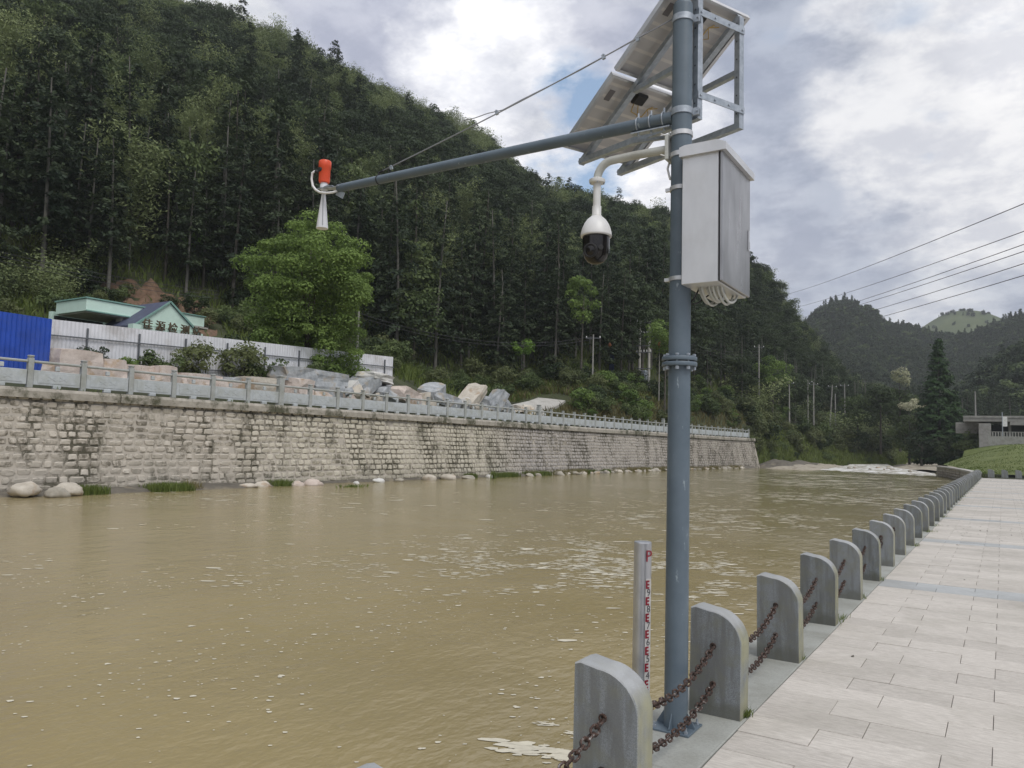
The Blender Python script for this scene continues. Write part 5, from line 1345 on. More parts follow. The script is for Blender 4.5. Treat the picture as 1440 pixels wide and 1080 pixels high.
sg = thing('notice_post', 'thin post with small white plate in front of the bridge opening', 'sign', loc=(.05, 116, 3.4)); b = MB(); b.tube([(0, 0, -.6), (0, 0, 3.9)], .06, 8); b.build('post', 'galv', sg); b = MB(); b.box((.28, 0, 2.7), (.5, .05, 1.25), bev=.01); b.build('plate', 'white_paint', sg)

# ------------------------------------------------------------------ vegetation
def fir_crown(seed, H=9.0, Rr=2.0, n=1500, droop=.35):
    g_ = np.random.default_rng(seed); C, T = [], []
    Nn = []
    nb = 70
    for k in range(nb):
        s = (k + g_.uniform()) / nb; h = H * s; L = Rr * (1 - s) ** .65 * g_.uniform(.6, 1.2) * (1 if s > .12 else .6) + .15; a = g_.uniform(0, 2 * math.pi); tn = g_.uniform()
        m_ = int(n / nb * (0.5 + 1.2 * (1 - s))); t = g_.uniform(.1, 1, m_) ** .8
        x = np.cos(a) * L * t; y = np.sin(a) * L * t; z = h - droop * L * t ** 1.6 + .12 * t
        C.append(np.stack([x + g_.normal(size=m_) * .16, y + g_.normal(size=m_) * .16, z + g_.normal(size=m_) * .10], 1)); Nn.append(np.stack([np.cos(a) * .5 * np.ones(m_), np.sin(a) * .5 * np.ones(m_), np.ones(m_)], 1)); T.append(np.clip(tn + g_.normal(size=m_) * .15, 0, 1))
    return np.concatenate(C), np.concatenate(Nn), np.concatenate(T)
def blob_crown(seed, H=6.0, Rr=2.6, n=1500, ncl=26, cl=.9, up=.3, top=.5):
    g_ = np.random.default_rng(seed); C, Nn, T = [], [], []
    for k in range(ncl):
        v = g_.normal(size=3); v /= np.linalg.norm(v); rr = g_.uniform(.35, 1) ** .6
        c = v * rr * np.array([Rr, Rr, H / 2]) * .82 + np.array([0, 0, H / 2]); cr = cl * g_.uniform(.65, 1.3); m_ = int(n / ncl); tn = g_.uniform()
        d = g_.normal(size=(m_, 3)); d /= np.linalg.norm(d, axis=1)[:, None]; d[:, 2] = np.abs(d[:, 2]) * np.sign(g_.uniform(-.45, 1, m_))
        C.append(c + d * cr * g_.uniform(.75, 1.08, m_)[:, None] * np.array([1, 1, .7])); Nn.append(d + np.array([0, 0, up])); T.append(np.clip(tn * .7 + .15 + g_.normal(size=m_) * .16, 0, 1))
    return np.concatenate(C), np.concatenate(Nn), np.concatenate(T)
def bamboo_crown(seed, H=10.0, n=1500, culms=6):
    g_ = np.random.default_rng(seed); C, Nn, T = [], [], []
    for k in range(culms):
        a = g_.uniform(0, 2 * math.pi); lean = g_.uniform(.6, 2.6); hh = H * g_.uniform(.75, 1.05); b0 = g_.normal(size=2) * .7; m_ = n // culms; tn = g_.uniform()
        t = g_.uniform(.25, 1.0, m_); x = b0[0] + np.cos(a) * lean * t ** 2.2; y = b0[1] + np.sin(a) * lean * t ** 2.2; z = hh * (t - .16 * t ** 4)
        w = .95 * np.sin(np.clip((t - .2) / .85, 0, 1) * math.pi) ** .6 + .1
        C.append(np.stack([x + g_.normal(size=m_) * w * .7, y + g_.normal(size=m_) * w * .7, z + g_.normal(size=m_) * .25], 1)); Nn.append(np.stack([np.cos(a) * np.ones(m_) * .4, np.sin(a) * np.ones(m_) * .4, np.ones(m_)], 1)); T.append(np.clip(tn * .6 + .2 + g_.normal(size=m_) * .17, 0, 1))
    return np.concatenate(C), np.concatenate(Nn), np.concatenate(T)
def crown_mesh(name, gen, mat, size, asp=.55, jit=.5):
    C, Nn, T = gen; V, Fq, t = leaves(C, Nn, size, asp, T, jit); return npmesh(name, V, Fq, mat, tint=t)
def trunk_mesh(seed, H, r0, mat='bark', limbs=0, lr=.5, bend=.2):
    r_ = random.Random(seed); b = MB(); dx, dy = r_.uniform(-bend, bend), r_.uniform(-bend, bend)
    f = lambda t: Vector((dx * t * t * 2, dy * t * t * 2, H * t))
    b.tube([f(t) - (Vector((0, 0, .5)) if t == 0 else Vector()) for t in np.linspace(0, 1, 6)], [r0 * (1.15 - t * .85) for t in np.linspace(0, 1, 6)], 7, cap=False)
    for k in range(limbs):
        t = r_.uniform(.35, .85); a = r_.uniform(0, 6.28); L = lr * r_.uniform(.6, 1.1); p = f(t); b.tube([p, p + Vector((math.cos(a) * L * .5, math.sin(a) * L * .5, L * .35)), p + Vector((math.cos(a) * L, math.sin(a) * L, L * .8))], [r0 * .45, r0 * .3, r0 * .1], 5, cap=False)
    return b.mesh('trunk', mat, smooth='all')

# species: (crown mesh, crown base height, trunk mesh, label, category-ish group)
SPEC = []
for k in range(4): SPEC.append(('fir', crown_mesh('crown', fir_crown(k, 9.2 + k * .6, 2.5 + .2 * k, 2400), 'leaf_fir', .33, .5), (3.6, 2.6, 1.4, 3.0)[k], trunk_mesh(k, 12.4, .13, 'bark_pale' if k % 2 == 0 else 'bark')))
for k in range(3): SPEC.append(('dark', crown_mesh('crown', blob_crown(20 + k, 7.0, 3.1, 2800, 26, 1.05), 'leaf_dark', .33, .6), 3.0, trunk_mesh(20 + k, 8.5, .15, 'bark', 4, 1.5)))
for k in range(3): SPEC.append(('bamboo', crown_mesh('crown', bamboo_crown(40 + k, 11, 3200, 10), 'leaf_bamboo', .34, .34, .7), .3, trunk_mesh(40 + k, 8.5, .06, 'bark_pale')))
for k in range(2): SPEC.append(('mid', crown_mesh('crown', blob_crown(60 + k, 6.2, 3.1, 2800, 22, 1.1), 'leaf_mid', .33, .6), 2.6, trunk_mesh(60 + k, 7.5, .14, 'bark', 5, 1.6)))
SPEC.append(('fresh', crown_mesh('crown', blob_crown(71, 3.6, 1.9, 900, 9, .8, .9), 'leaf_fresh', .38, .6), 4.5, trunk_mesh(71, 7.5, .10, 'bark_pale', 3, 1.3)))
LAB = {'fir': 'tall slender dark fir with a bare trunk in the forest edge on the far hill', 'dark': 'dark evergreen tree with rounded crown in the forest edge on the far hill', 'bamboo': 'feathery yellow-green bamboo clump on the lower far hillside', 'mid': 'mid green broad-crowned tree in the forest edge on the far hill', 'fresh': 'small bright fresh-green tree standing out against the dark forest'}

# scatter
pts = []
g_ = np.random.default_rng(11)
CELL = 3.1
xs_, ys_ = np.arange(-215, 20, CELL), np.arange(-60, 285, CELL)
for X0 in xs_:
    for Y0 in ys_:
        x, y = X0 + g_.uniform(-1.3, 1.3), Y0 + g_.uniform(-1.3, 1.3); az, d = bearing(x, y)
        if az < -92 or az > 3: continue
        D, Z = tab(az)
        lowlim = D[2] - (1.0 if az < -16 else 14)
        if d < lowlim or d > D[3] + 26: continue
        if az < -74 and g_.uniform() < .5: continue
        pts.append((d, az, x, y, (d - D[2]) / (D[3] - D[2]), g_.uniform(), g_.uniform(), g_.uniform()))
pts.sort()
def species(az, s, u, x, y):
    if s > .25 and (u * 31) % 1 < .45: return (4, 5, 6, 10, 11)[int(u * 9973) % 5]
    nz_ = mnoise.noise(Vector((x * .028, y * .028, 1.3)))
    bam = (.14 if az > -50 else .30) + 1.5 * max(0, s - .36) + nz_ * .9 + (.4 if az < -59 and s > .18 else 0)
    if s < .10: bam = .03
    if az > -22: bam -= .18
    if u < bam * .72: return 7 + int(u * 997) % 3
    if u > .94: return 10 + int(u * 997) % 2
    return int(u * 9973) % 4 if nz_ * 1.5 + (.45 if s < .22 else -.2) > (u * 7 % 1) - .35 else 4 + int(u * 997) % 3
def where(az, d=0):
    for lim, w_ in ((-66.5, 'far left above blue hoarding'), (-63.5, 'above blue hoarding end'), (-61, 'above mint canopy end'), (-58.5, 'over mint canopy'), (-56, 'over slate gable'), (-53.5, 'right of mint building'), (-51, 'left of big bright tree'), (-47.5, 'behind big bright tree left half'), (-43.5, 'behind big bright tree right half'), (-41, 'above white hoarding end'), (-38, 'above rock heap right half'), (-35, 'above last heap stones'), (-32.5, 'above ramp start'), (-29.8, 'above upper ramp'), (-27, 'left of banner lamp'), (-24, 'left of twin poles'), (-21.5, 'between twin poles and steel pole'), (-18.5, 'right beside steel pole'), (-16, 'above far wall end'), (-14, 'near tallest utility pole'), (-11.5, 'left of close pole pair'), (-9, 'right of close pole pair'), (-6.5, 'left of cream blossom tree'), (-4.5, 'beside cream blossom tree')):
        if az < lim: return w_
    return 'near conical tree'
def depth(s): return 'front' if s < .05 else 'second row' if s < .12 else 'third row' if s < .2 else 'higher up'
near_n = 0; inst = {k: [] for k in range(len(SPEC))}; tinst = []
HEROES = [(-55.9, 74.5, .42, 'small bright fresh-green tree glowing alone in the dark forest at the left'), (-31.9, 81, .45, 'bright fresh-green young tree against dark trunks above the concrete ramp')]
for (d, az, x, y, s, u, v, w) in pts:
    sp_ = species(az, s, u, x, y); z = ground(az, d)
    sc = (.85 + .35 * v) * (1.0 if s > .12 else 1.12) * (0.8 if az > -16 else 1)
    if s > .8: sc *= .82 + .3 * w
    if -68 < az < -2 and near_n < 290:
        nm, cm, ch, tm_ = SPEC[sp_]; lbl = '%s, %s, %s' % ({'fir': 'slender dark fir with %s trunk' % ('pale' if sp_ % 2 == 0 else 'dark'), 'dark': 'rounded dark evergreen', 'bamboo': 'feathery yellow-green bamboo clump', 'mid': 'mid green broadleaf tree', 'fresh': 'fresh-green young tree'}[nm], depth(s), where(az)); root = thing({'fir': 'fir_tree', 'dark': 'evergreen_tree', 'bamboo': 'bamboo_clump', 'mid': 'broadleaf_tree', 'fresh': 'young_tree'}[nm], lbl, 'bamboo' if nm == 'bamboo' else 'tree', {'fir': 'firs at the forest edge', 'dark': 'evergreens at the forest edge', 'bamboo': 'bamboo on the far hillside', 'mid': 'broadleaf trees at the forest edge', 'fresh': 'young trees'}[nm], loc=(x, y, z - .2), rz=w * 6.28)
        root.scale = (sc, sc, sc * (1 + .2 * (v - .5)))
        c = link('crown', cm, root); c.location = (0, 0, ch); link('trunk', tm_, root); near_n += 1
        if sp_ not in []: pass
    else:
        inst[sp_].append((x, y, z - .2 + SPEC[sp_][2] * sc, sc, w * 6.28))
        if s < .1 and v > .4: tinst.append((x, y, z - .2, sc, w * 6.28))
def scatter(name, groups, label_kind='stuff'):
    """one object: points on the ground, geometry nodes put a shared mesh on each"""
    allp, idx, scl, rot = [], [], [], []
    for gi, (me, L) in enumerate(groups):
        for p in L: allp.append(p[:3]); idx.append(gi); scl.append(p[3]); rot.append(p[4])
    me = bpy.data.meshes.new(name); me.vertices.add(len(allp)); me.vertices.foreach_set('co', np.array(allp, np.float32).ravel())
    for nm, tp, dat in (('which', 'INT', idx), ('size', 'FLOAT', scl), ('turn', 'FLOAT', rot)):
        a = me.attributes.new(nm, tp, 'POINT'); a.data.foreach_set('value', dat)
    o = bpy.data.objects.new(name, me); col.objects.link(o); tag(o, kind='stuff')
    ng = bpy.data.node_groups.new(name, 'GeometryNodeTree'); ng.interface.new_socket('Geometry', in_out='INPUT', socket_type='NodeSocketGeometry'); ng.interface.new_socket('Geometry', in_out='OUTPUT', socket_type='NodeSocketGeometry')
    n, l = ng.nodes, ng.links; gi_ = n.new('NodeGroupInput'); go = n.new('NodeGroupOutput'); jn = n.new('GeometryNodeJoinGeometry'); l.new(jn.outputs[0], go.inputs[0])
    def na(nm, tp): a = n.new('GeometryNodeInputNamedAttribute'); a.data_type = tp; a.inputs['Name'].default_value = nm; return a.outputs['Attribute']
    iw, isz, itn = na('which', 'INT'), na('size', 'FLOAT'), na('turn', 'FLOAT')
    cv = n.new('ShaderNodeCombineXYZ'); l.new(itn, cv.inputs['Z'])
    for gi, (src, L) in enumerate(groups):
        if not L: continue
        cmp_ = n.new('FunctionNodeCompare'); cmp_.data_type = 'INT'; cmp_.operation = 'EQUAL'; l.new(iw, cmp_.inputs['A'] if cmp_.inputs['A'].type == 'INT' else cmp_.inputs[2])
        (cmp_.inputs[3]).default_value = gi
        ip = n.new('GeometryNodeInstanceOnPoints'); l.new(gi_.outputs[0], ip.inputs['Points']); l.new(cmp_.outputs[0], ip.inputs['Selection'])
        oi = n.new('GeometryNodeObjectInfo'); oi.inputs['Object'].default_value = src; oi.transform_space = 'ORIGINAL'; oi.inputs['As Instance'].default_value = True
        l.new(oi.outputs['Geometry'], ip.inputs['Instance']); l.new(isz, ip.inputs['Scale'])
        l.new(cv.outputs[0], ip.inputs['Rotation']); l.new(ip.outputs[0], jn.inputs[0])
    md = o.modifiers.new('scatter', 'NODES'); md.node_group = ng
    return o
def find_src(me):
    for o in col.objects:
        if o.data is me: return o
srcs = []
for k, (nm, cm, ch, tm_) in enumerate(SPEC):
    s_ = find_src(cm)
    if s_ is None:      # make sure each kind stands somewhere as a real tree
        az, d = -69.5 - k * .5, 74 + k; p = P(az, d); root = thing('hillside_tree', LAB[nm], 'tree', loc=p); s_ = link('crown', cm, root); s_.location = (0, 0, ch); link('trunk', tm_, root)
    srcs.append(s_)
scatter('hillside_forest', [(srcs[k], inst[k]) for k in range(len(SPEC))] + [(find_src(SPEC[0][3]), tinst)])
for az, d, sc, lb in HEROES:
    nm, cm, ch, tm_ = SPEC[12]; root = thing('young_tree', lb, 'tree', loc=P(az, d, -.2)); root.scale = (sc * 1.5,) * 3; c = link('crown', cm, root); c.location = (0, 0, ch); link('trunk', tm_, root)

# far woods on the mountains
fw1 = crown_mesh('crown', blob_crown(81, 8, 3.6, 420, 12, 1.8), 'leaf_dark', 1.1, .7); fw2 = crown_mesh('crown', fir_crown(82, 10, 3.0, 420), 'leaf_fir', 1.1, .6); fw3 = crown_mesh('crown', blob_crown(83, 7, 3.8, 420, 10, 2.0), 'leaf_mid', 1.1, .7)
anch = []
for k, (me, az, d, lb) in enumerate(((fw1, 1.9, 262, 'dark rounded tree on the wooded slope beyond the bridge'), (fw2, 3.4, 262, 'pointed fir on the wooded slope beyond the bridge'), (fw3, 4.9, 262, 'mid green tree on the wooded slope beyond the bridge'))):
    root = thing('distant_tree', lb, 'tree', loc=(d * math.sin(R(az)), d * math.cos(R(az)), 12)); c = link('crown', me, root); c.location = (0, 0, 1); link('trunk', SPEC[0][3], root); anch.append(c)
def hill_points(G, n, lo, hi, sc, seed, jmax=None):
    g_ = np.random.default_rng(seed); out = []; A_, J_ = G.shape[0], G.shape[1]
    jm = (J_ - 4) if jmax is None else jmax
    # area weighting
    cells = [(i, j) for i in range(A_ - 1) for j in range(0, jm)]
    ar = np.array([np.linalg.norm(np.cross(G[i + 1, j] - G[i, j], G[i, j + 1] - G[i, j])) for i, j in cells]); ar /= ar.sum()
    for c in g_.choice(len(cells), n, p=ar):
        i, j = cells[c]; u, v = g_.uniform(), g_.uniform()
        p = G[i, j] * (1 - u) * (1 - v) + G[i + 1, j] * u * (1 - v) + G[i, j + 1] * (1 - u) * v + G[i + 1, j + 1] * u * v
        az, _ = bearing(p[0], p[1])
        if lo <= az <= hi: out.append((p[0], p[1], p[2] - .8, sc * g_.uniform(.7, 1.25), g_.uniform(0, 6.28), g_.uniform()))
    return out
def split3(L, a, b_): return [[p for p in L if p[5] < a], [p for p in L if a <= p[5] < b_], [p for p in L if p[5] >= b_]]
Lf = hill_points(FAR, 24000, -14.5, 6, .68, 1); sA = split3(Lf, .5, .85)
scatter('far_mountain_forest', [(anch[k], sA[k]) for k in range(3)])
Lr = hill_points(RIGHT, 3600, -5, 8, .75, 2); sB = split3(Lr, .55, .85)
scatter('right_hillside_forest', [(anch[k], sB[k]) for k in range(3)])
Lg = [p for p in hill_points(GREEN, 9000, -7, 5, .5, 3) if (p[2] > 139 and p[5] < .45) or p[5] < .02 or p[2] < 112]; sC = split3(Lg, .2, .4)
scatter('grassy_hill_trees', [(anch[0], sC[0] + sC[1]), (anch[1], sC[2])])

# shrubs ------------------------------------------------------------------
SH = {}
for nm, mt, gen, sz in (('olive', 'leaf_olive', blob_crown(91, 2.6, 1.7, 1300, 20, .6), .26), ('mid', 'leaf_mid', blob_crown(92, 2.8, 1.7, 1300, 20, .6), .26), ('bright', 'leaf_bright', blob_crown(93, 2.4, 1.6, 1300, 16, .6), .26), ('dark', 'leaf_dark', blob_crown(94, 3.0, 1.8, 1300, 20, .65), .28), ('reed', 'leaf_bamboo', bamboo_crown(95, 4.0, 1300, 9), .26)):
    SH[nm] = crown_mesh('foliage', gen, mt, sz, .5)
stem = trunk_mesh(99, 1.4, .05, 'bark', 5, .8)
def TABD(a): return float(tab(a)[0][0])
SHI = {}
SHN = [0]
def shrub(kind, x, y, z, s, label, grp=None, name='shrub', sz=None):
    if grp is not None:
        SHN[0] += 1
        if SHN[0] % 2 == 0 and SHI.get('on', 0) > 6: SHI.setdefault(kind, []).append((x, y, z, s, rng.uniform(0, 6.28))); return
        SHI['on'] = SHI.get('on', 0) + 1; az_, d_ = bearing(x, y); label = label.split(' on the ')[0].split(' above the ')[0].split(' at the ')[0].split(' in front ')[0] + ', ' + ('low by the water, ' if z < .6 and az_ > -15.6 else 'high on the bank, ' if az_ > -15.6 and z > 3 else 'at forest foot, ' if 'foot' in grp else 'near the railing, ' if -31 < az_ < -15.6 and d_ < TABD(az_) + 5 else 'up the slope, ') + where(az_)
    root = thing(name, label, 'shrub', grp, loc=(x, y, z), rz=rng.uniform(0, 6.28)); root.scale = (s, s, sz or s); link('foliage', SH[kind], root); link('stem', stem, root); return root
# big bank of shrubs right of the wall end
g_ = np.random.default_rng(5); nb = 0
while nb < 230:
    az = g_.uniform(-15.6, -2.2); D, Z = tab(az); t = g_.uniform() ** .8; d = D[0] + 1.5 + t * (D[2] - D[0] + 4); u = g_.uniform()
    if az > -4 and d < 158: continue
    kd = ('olive' if u < .42 else 'mid' if u < .62 else 'reed' if u < .74 else 'bright' if u < .82 else 'dark') if az < -9.5 else ('mid' if u < .35 else 'dark' if u < .6 else 'reed' if u < .75 else 'olive')
    s = g_.uniform(.8, 1.7) * (1.0 if t > .12 else .55)
    p = P(az, d, -.3); shrub(kd, p.x, p.y, max(p.z, -.9), s, {'olive': 'olive green rounded shrub on the overgrown bank beyond the wall end', 'mid': 'mid green leafy shrub on the overgrown bank beyond the wall end', 'reed': 'arching yellow-green reed clump on the overgrown bank', 'bright': 'bright green shrub on the overgrown bank beyond the wall end', 'dark': 'dark green shrub on the overgrown bank beyond the wall end'}[kd], '%s shrubs on the overgrown bank' % kd); nb += 1
# shrubs above the railing, between ramp and wall end
for k in range(120):
    az = g_.uniform(-30.5, -15.6); D, Z = tab(az); d = D[0] + 1.8 + g_.uniform() * (D[2] - D[0]); x, y = d * math.sin(R(az)), d * math.cos(R(az))
    if az < -27.5 and d < 71 or onramp(x, y, 3.4): continue
    u = g_.uniform(); kd = 'bright' if u < .3 else 'mid' if u < .55 else 'olive' if u < .8 else 'dark'
    shrub(kd, x, y, ground(az, d) - .3, g_.uniform(.5, 1.05), {'olive': 'olive green shrub on the slope above the far railing', 'mid': 'mid green shrub on the slope above the far railing', 'bright': 'bright green shrub on the slope above the far railing', 'dark': 'dark green shrub on the slope above the far railing'}[kd], '%s shrubs above the far railing' % kd)
for k in range(110):
    az = g_.uniform(-76, -31); D, Z = tab(az); d = D[1] + g_.uniform() ** .7 * (D[2] - D[1] + 2)
    if az < -54 and d < 58 or onramp(d * math.sin(R(az)), d * math.cos(R(az)), 3.2): continue
    u = g_.uniform(); kd = 'reed' if (u < .45 and az < -60) else 'mid' if u < .55 else 'olive' if u < .8 else 'dark'; x, y = d * math.sin(R(az)), d * math.cos(R(az))
    if -60 < az < -53.5 and d > 58: kd = 'dark' if u < .4 else kd; 
    if -61.5 < az < -53.6 and d > 55: continue
    shrub(kd, x, y, ground(az, d) - .3, g_.uniform(.55, 1.1), {'olive': 'olive green shrub at the foot of the forest', 'mid': 'mid green shrub at the foot of the forest', 'reed': 'tall reed clump on the slope behind the blue hoarding', 'dark': 'dark shrub at the foot of the forest'}[kd], '%s shrubs at the forest foot' % kd)
for az, d, kd, s, lb in [(-57.2, 39.6, 'mid', .55, 'green bush in front of the white hoarding, left of the pair'), (-55.2, 40.4, 'olive', .72, 'bushy shrub before the hoarding under the lettered gable'), (-52.2, 42, 'olive', .8, 'grey-green bush before the hoarding, middle one'), (-50.4, 43, 'mid', .75, 'yellowish green bush left of the rock heap'), (-61.3, 37.5, 'dark', .45, 'small dark bush behind the long pink block'), (-59.4, 38.5, 'bright', .35, 'low green bush behind the small pink blocks'), (-46.2, 45.6, 'bright', .8, 'leafy bush hanging before the hoarding under the bright tree'), (-47.4, 45.2, 'mid', .7, 'lower branches of green bush touching the rock heap')]:
    d = 35.15 / math.sin(R(-az)); x, y = d * math.sin(R(az)), d * math.cos(R(az)); shrub(kd, x, y, 4.3, s * 1.15, lb)
srcSH = {k: find_src(SH[k]) for k in SH}
scatter('bank_shrubs', [(srcSH[k], SHI.get(k, [])) for k in SH if srcSH[k] is not None])
for k in range(13):
    az = g_.uniform(-61.3, -53.6); d = g_.uniform(58, 69); shrub(('dark', 'olive', 'mid')[k % 3], d * math.sin(R(az)), d * math.cos(R(az)), ground(az, d) + .1, g_.uniform(.35, .7), 'small %s bush clinging to the bare reddish cut above the mint building' % ('dark', 'olive', 'green')[k % 3])['group'] = 'bushes on the bare cut'
# the bare reddish cut above the building
V = []; n1, n2 = 46, 34
for i in range(n1):
    for j in range(n2):
        az = -61.5 + 8.2 * i / (n1 - 1); d = 56 + 15.5 * j / (n2 - 1); e = math.sin(math.pi * i / (n1 - 1)) ** .5
        V.append((d * math.sin(R(az)), d * math.cos(R(az)), ground(az, d) + .9 * e + .8 * mnoise.noise(Vector((i * .24, j * .24, 0))) + .35 * mnoise.noise(Vector((i * .7, j * .5, 3))) - .55))
Fq = np.array([(i * n2 + j, (i + 1) * n2 + j, (i + 1) * n2 + j + 1, i * n2 + j + 1) for i in range(n1 - 1) for j in range(n2 - 1)])[:, ::-1]
tag(link('soil_cut', npmesh('soil_cut', np.array(V), Fq, 'red_soil', smooth=True)), kind='structure')

# big bright tree before the hoarding
def big_tree():
    root = thing('big_bright_tree', 'large bright green broadleaf tree behind the rock heap and hoarding', 'tree', loc=(-36.9, 33.5, 5.2))
    g_ = np.random.default_rng(3); C, Nn, T = [], [], []
    ends = []
    cl = []
    for k in range(150):
        v = g_.normal(size=3); v /= np.linalg.norm(v); rr = g_.uniform(.15, 1.06) ** .45
        c = v * rr * np.array([4.0, 4.0, 4.1]) + np.array([0, 0, 6.3])
        if c[2] > 9.2: c[0:2] *= .92
        if c[2] < 2.4: c[0:2] *= .8
        cl.append(c)
    for k in range(60):
        a_ = g_.uniform(0, 6.283); cl.append(np.array([math.cos(a_) * g_.uniform(.3, 3.4), math.sin(a_) * g_.uniform(.3, 3.6), g_.uniform(.9, 4.4)]))
    for k in range(7): cl.append(np.array([1.6, 2.6 + g_.uniform(-1.1, 1.1), g_.uniform(-.3, 1.4)]))
    for c in cl:
        cr = g_.uniform(.45, 1.0); m_ = 330; tn = g_.uniform()
        d = g_.normal(size=(m_, 3)); d /= np.linalg.norm(d, axis=1)[:, None]; d[:, 2] = np.abs(d[:, 2]) * np.sign(g_.uniform(-.4, 1, m_))
        C.append(c + d * cr * g_.uniform(.7, 1.1, m_)[:, None] * np.array([1, 1, .68])); Nn.append(d + np.array([0, 0, .5])); T.append(np.clip(tn * .85 + .05 + g_.normal(size=m_) * .15, 0, 1))
    V, Fq, t = leaves(np.concatenate(C), np.concatenate(Nn), .17, .6, np.concatenate(T), .45)
    link('crown', npmesh('crown', V, Fq, 'leaf_bright', tint=t), root)
    b = MB(); b.tube([(0, 0, -1), (.1, .05, 1.5), (0, .1, 3.5), (.1, 0, 6), (0, 0, 8.5)], [.26, .22, .18, .12, .05], 10)
    b.build('trunk', 'bark', root, smooth='all')
    for k in range(14):
        c = Vector(cl[k * 9]); s_ = Vector((0, 0, 1.6 + 4 * random.random())); b = MB(); b.tube([s_, s_.lerp(c, .5) + Vector((0, 0, .3)), c], [.10, .07, .03], 6, cap=False); b.build('limb', 'bark', root, smooth='all')
big_tree()
# redwood-like cone and flowering trees at the far bank
def cone_tree():
    root = thing('conical_redwood', 'tall dark conical tree standing alone at the far river bend', 'tree', loc=(-9.0, 149.7, .2))
    g_ = np.random.default_rng(8); C, Nn, T = [], [], []; H = 21.3
    for k in range(520):
        s = g_.uniform() ** 1.15; h = .3 + (H - .3) * s; L = (5.4 * (1 - s) ** .82 + .12) * g_.uniform(.75, 1.08) * min(1, .7 + s * 5); a = g_.uniform(0, 6.283); m_ = int(10 + 48 * (1 - s)); t = g_.uniform(.25, 1, m_) ** .7; tn = g_.uniform()
        C.append(np.stack([np.cos(a) * L * t + g_.normal(size=m_) * .22, np.sin(a) * L * t + g_.normal(size=m_) * .22, h - .12 * L * t + g_.normal(size=m_) * .14], 1)); Nn.append(np.stack([np.cos(a) * np.ones(m_), np.sin(a) * np.ones(m_), np.ones(m_)], 1)); T.append(np.clip(tn * .7 + .15 + g_.normal(size=m_) * .15, 0, 1))
    V, Fq, t = leaves(np.concatenate(C), np.concatenate(Nn), .5, .6, np.concatenate(T), .5); link('crown', npmesh('crown', V, Fq, 'leaf_meta', tint=t), root)
    b = MB(); b.tube([(0, 0, -1), (0, 0, 20.5)], [.35, .05], 10); b.build('trunk', 'bark', root, smooth='all')
cone_tree()
def tree_at(az, d, dz, name, label, gen, mat, size, ch, th, r=.2, zbase=None):
    x, y = d * math.sin(R(az)), d * math.cos(R(az)); root = thing(name, label, 'tree', loc=(x, y, (ground(az, d) if zbase is None else zbase) + dz)); c = link('crown', crown_mesh('crown', gen, mat, size, .6), root); c.location = (0, 0, ch); link('trunk', trunk_mesh(5, th, r, 'bark', 5, 2), root); return root
tree_at(-5.75, 164, 0, 'flowering_tree', 'tree topped with cream blossom left of the conical tree', blob_crown(201, 4.2, 2.4, 1500, 13, .8, .9), 'leaf_cream', .30, 11.6, 13, zbase=2.6)
tree_at(-5.72, 165.5, 0, 'broadleaf_tree', 'green tree carrying the cream blossom tree top before it', blob_crown(221, 9, 3.4, 3000, 26, 1.2), 'leaf_mid', .40, 3.5, 12, zbase=2.6)
tree_at(-4.85, 157, 0, 'flowering_tree', 'lower tree with pale flower clusters beside the conical tree', blob_crown(202, 3.4, 3.3, 1100, 9, 1.0, .8), 'leaf_cream', .36, 7.4, 8, zbase=1.2)
tree_at(-5.2, 156, 0, 'broadleaf_tree', 'green tree below the pale flower clusters', blob_crown(203, 8.5, 4.2, 3400, 30, 1.2), 'leaf_mid', .42, .4, 7, zbase=.3)
tree_at(-6.9, 158, 0, 'evergreen_tree', 'dark dense tree left of the cream blossom tree', blob_crown(204, 10, 3.8, 3600, 34, 1.3), 'leaf_dark', .42, 3.0, 11, zbase=2)
tree_at(-8.3, 160, 0, 'broadleaf_tree', 'broad mid green tree above the shrub bank at the bend', blob_crown(205, 8.5, 4.4, 3400, 30, 1.3), 'leaf_mid', .42, 2.5, 8, zbase=2.5)
tree_at(-2.4, 152, 0, 'broadleaf_tree', 'green tree right of the conical tree before the bridge end', blob_crown(206, 5.5, 3.4, 2200, 22, 1.1), 'leaf_mid', .42, .6, 4, zbase=.5)
tree_at(-1.7, 141, 0, 'broadleaf_tree', 'bushy green tree hiding the left foot of the bridge', blob_crown(207, 4.6, 2.6, 1800, 18, .9), 'leaf_mid', .38, .2, 3, zbase=1.0)
tree_at(-3.1, 146, 0, 'evergreen_tree', 'low dark tree at the foot of the conical tree', blob_crown(208, 4.6, 2.8, 1800, 18, .9), 'leaf_dark', .38, .1, 3, zbase=.2)
tree_at(-4.5, 146, 0, 'evergreen_tree', 'dark bush-like tree left of the conical tree foot', blob_crown(209, 5.0, 3.0, 1800, 18, .9), 'leaf_dark', .38, .1, 3, zbase=.2)
tree_at(-27.45, 84, 0, 'broadleaf_tree', 'light green tree with thin trunk left of the twin poles', blob_crown(210, 6.5, 2.1, 2400, 22, .75), 'leaf_bright', .30, 5.6, 9, .12)
tree_at(-21.3, 90, 0, 'broadleaf_tree', 'light green tree just left of the steel pole at mid height', blob_crown(211, 5.5, 2.2, 2000, 18, .75), 'leaf_bright', .30, 6.2, 9, .12)
tree_at(-13.8, 132, 0, 'broadleaf_tree', 'light green tree around the tallest utility pole', blob_crown(212, 7, 3.2, 2400, 22, .95), 'leaf_bright', .36, 6, 9, .14)

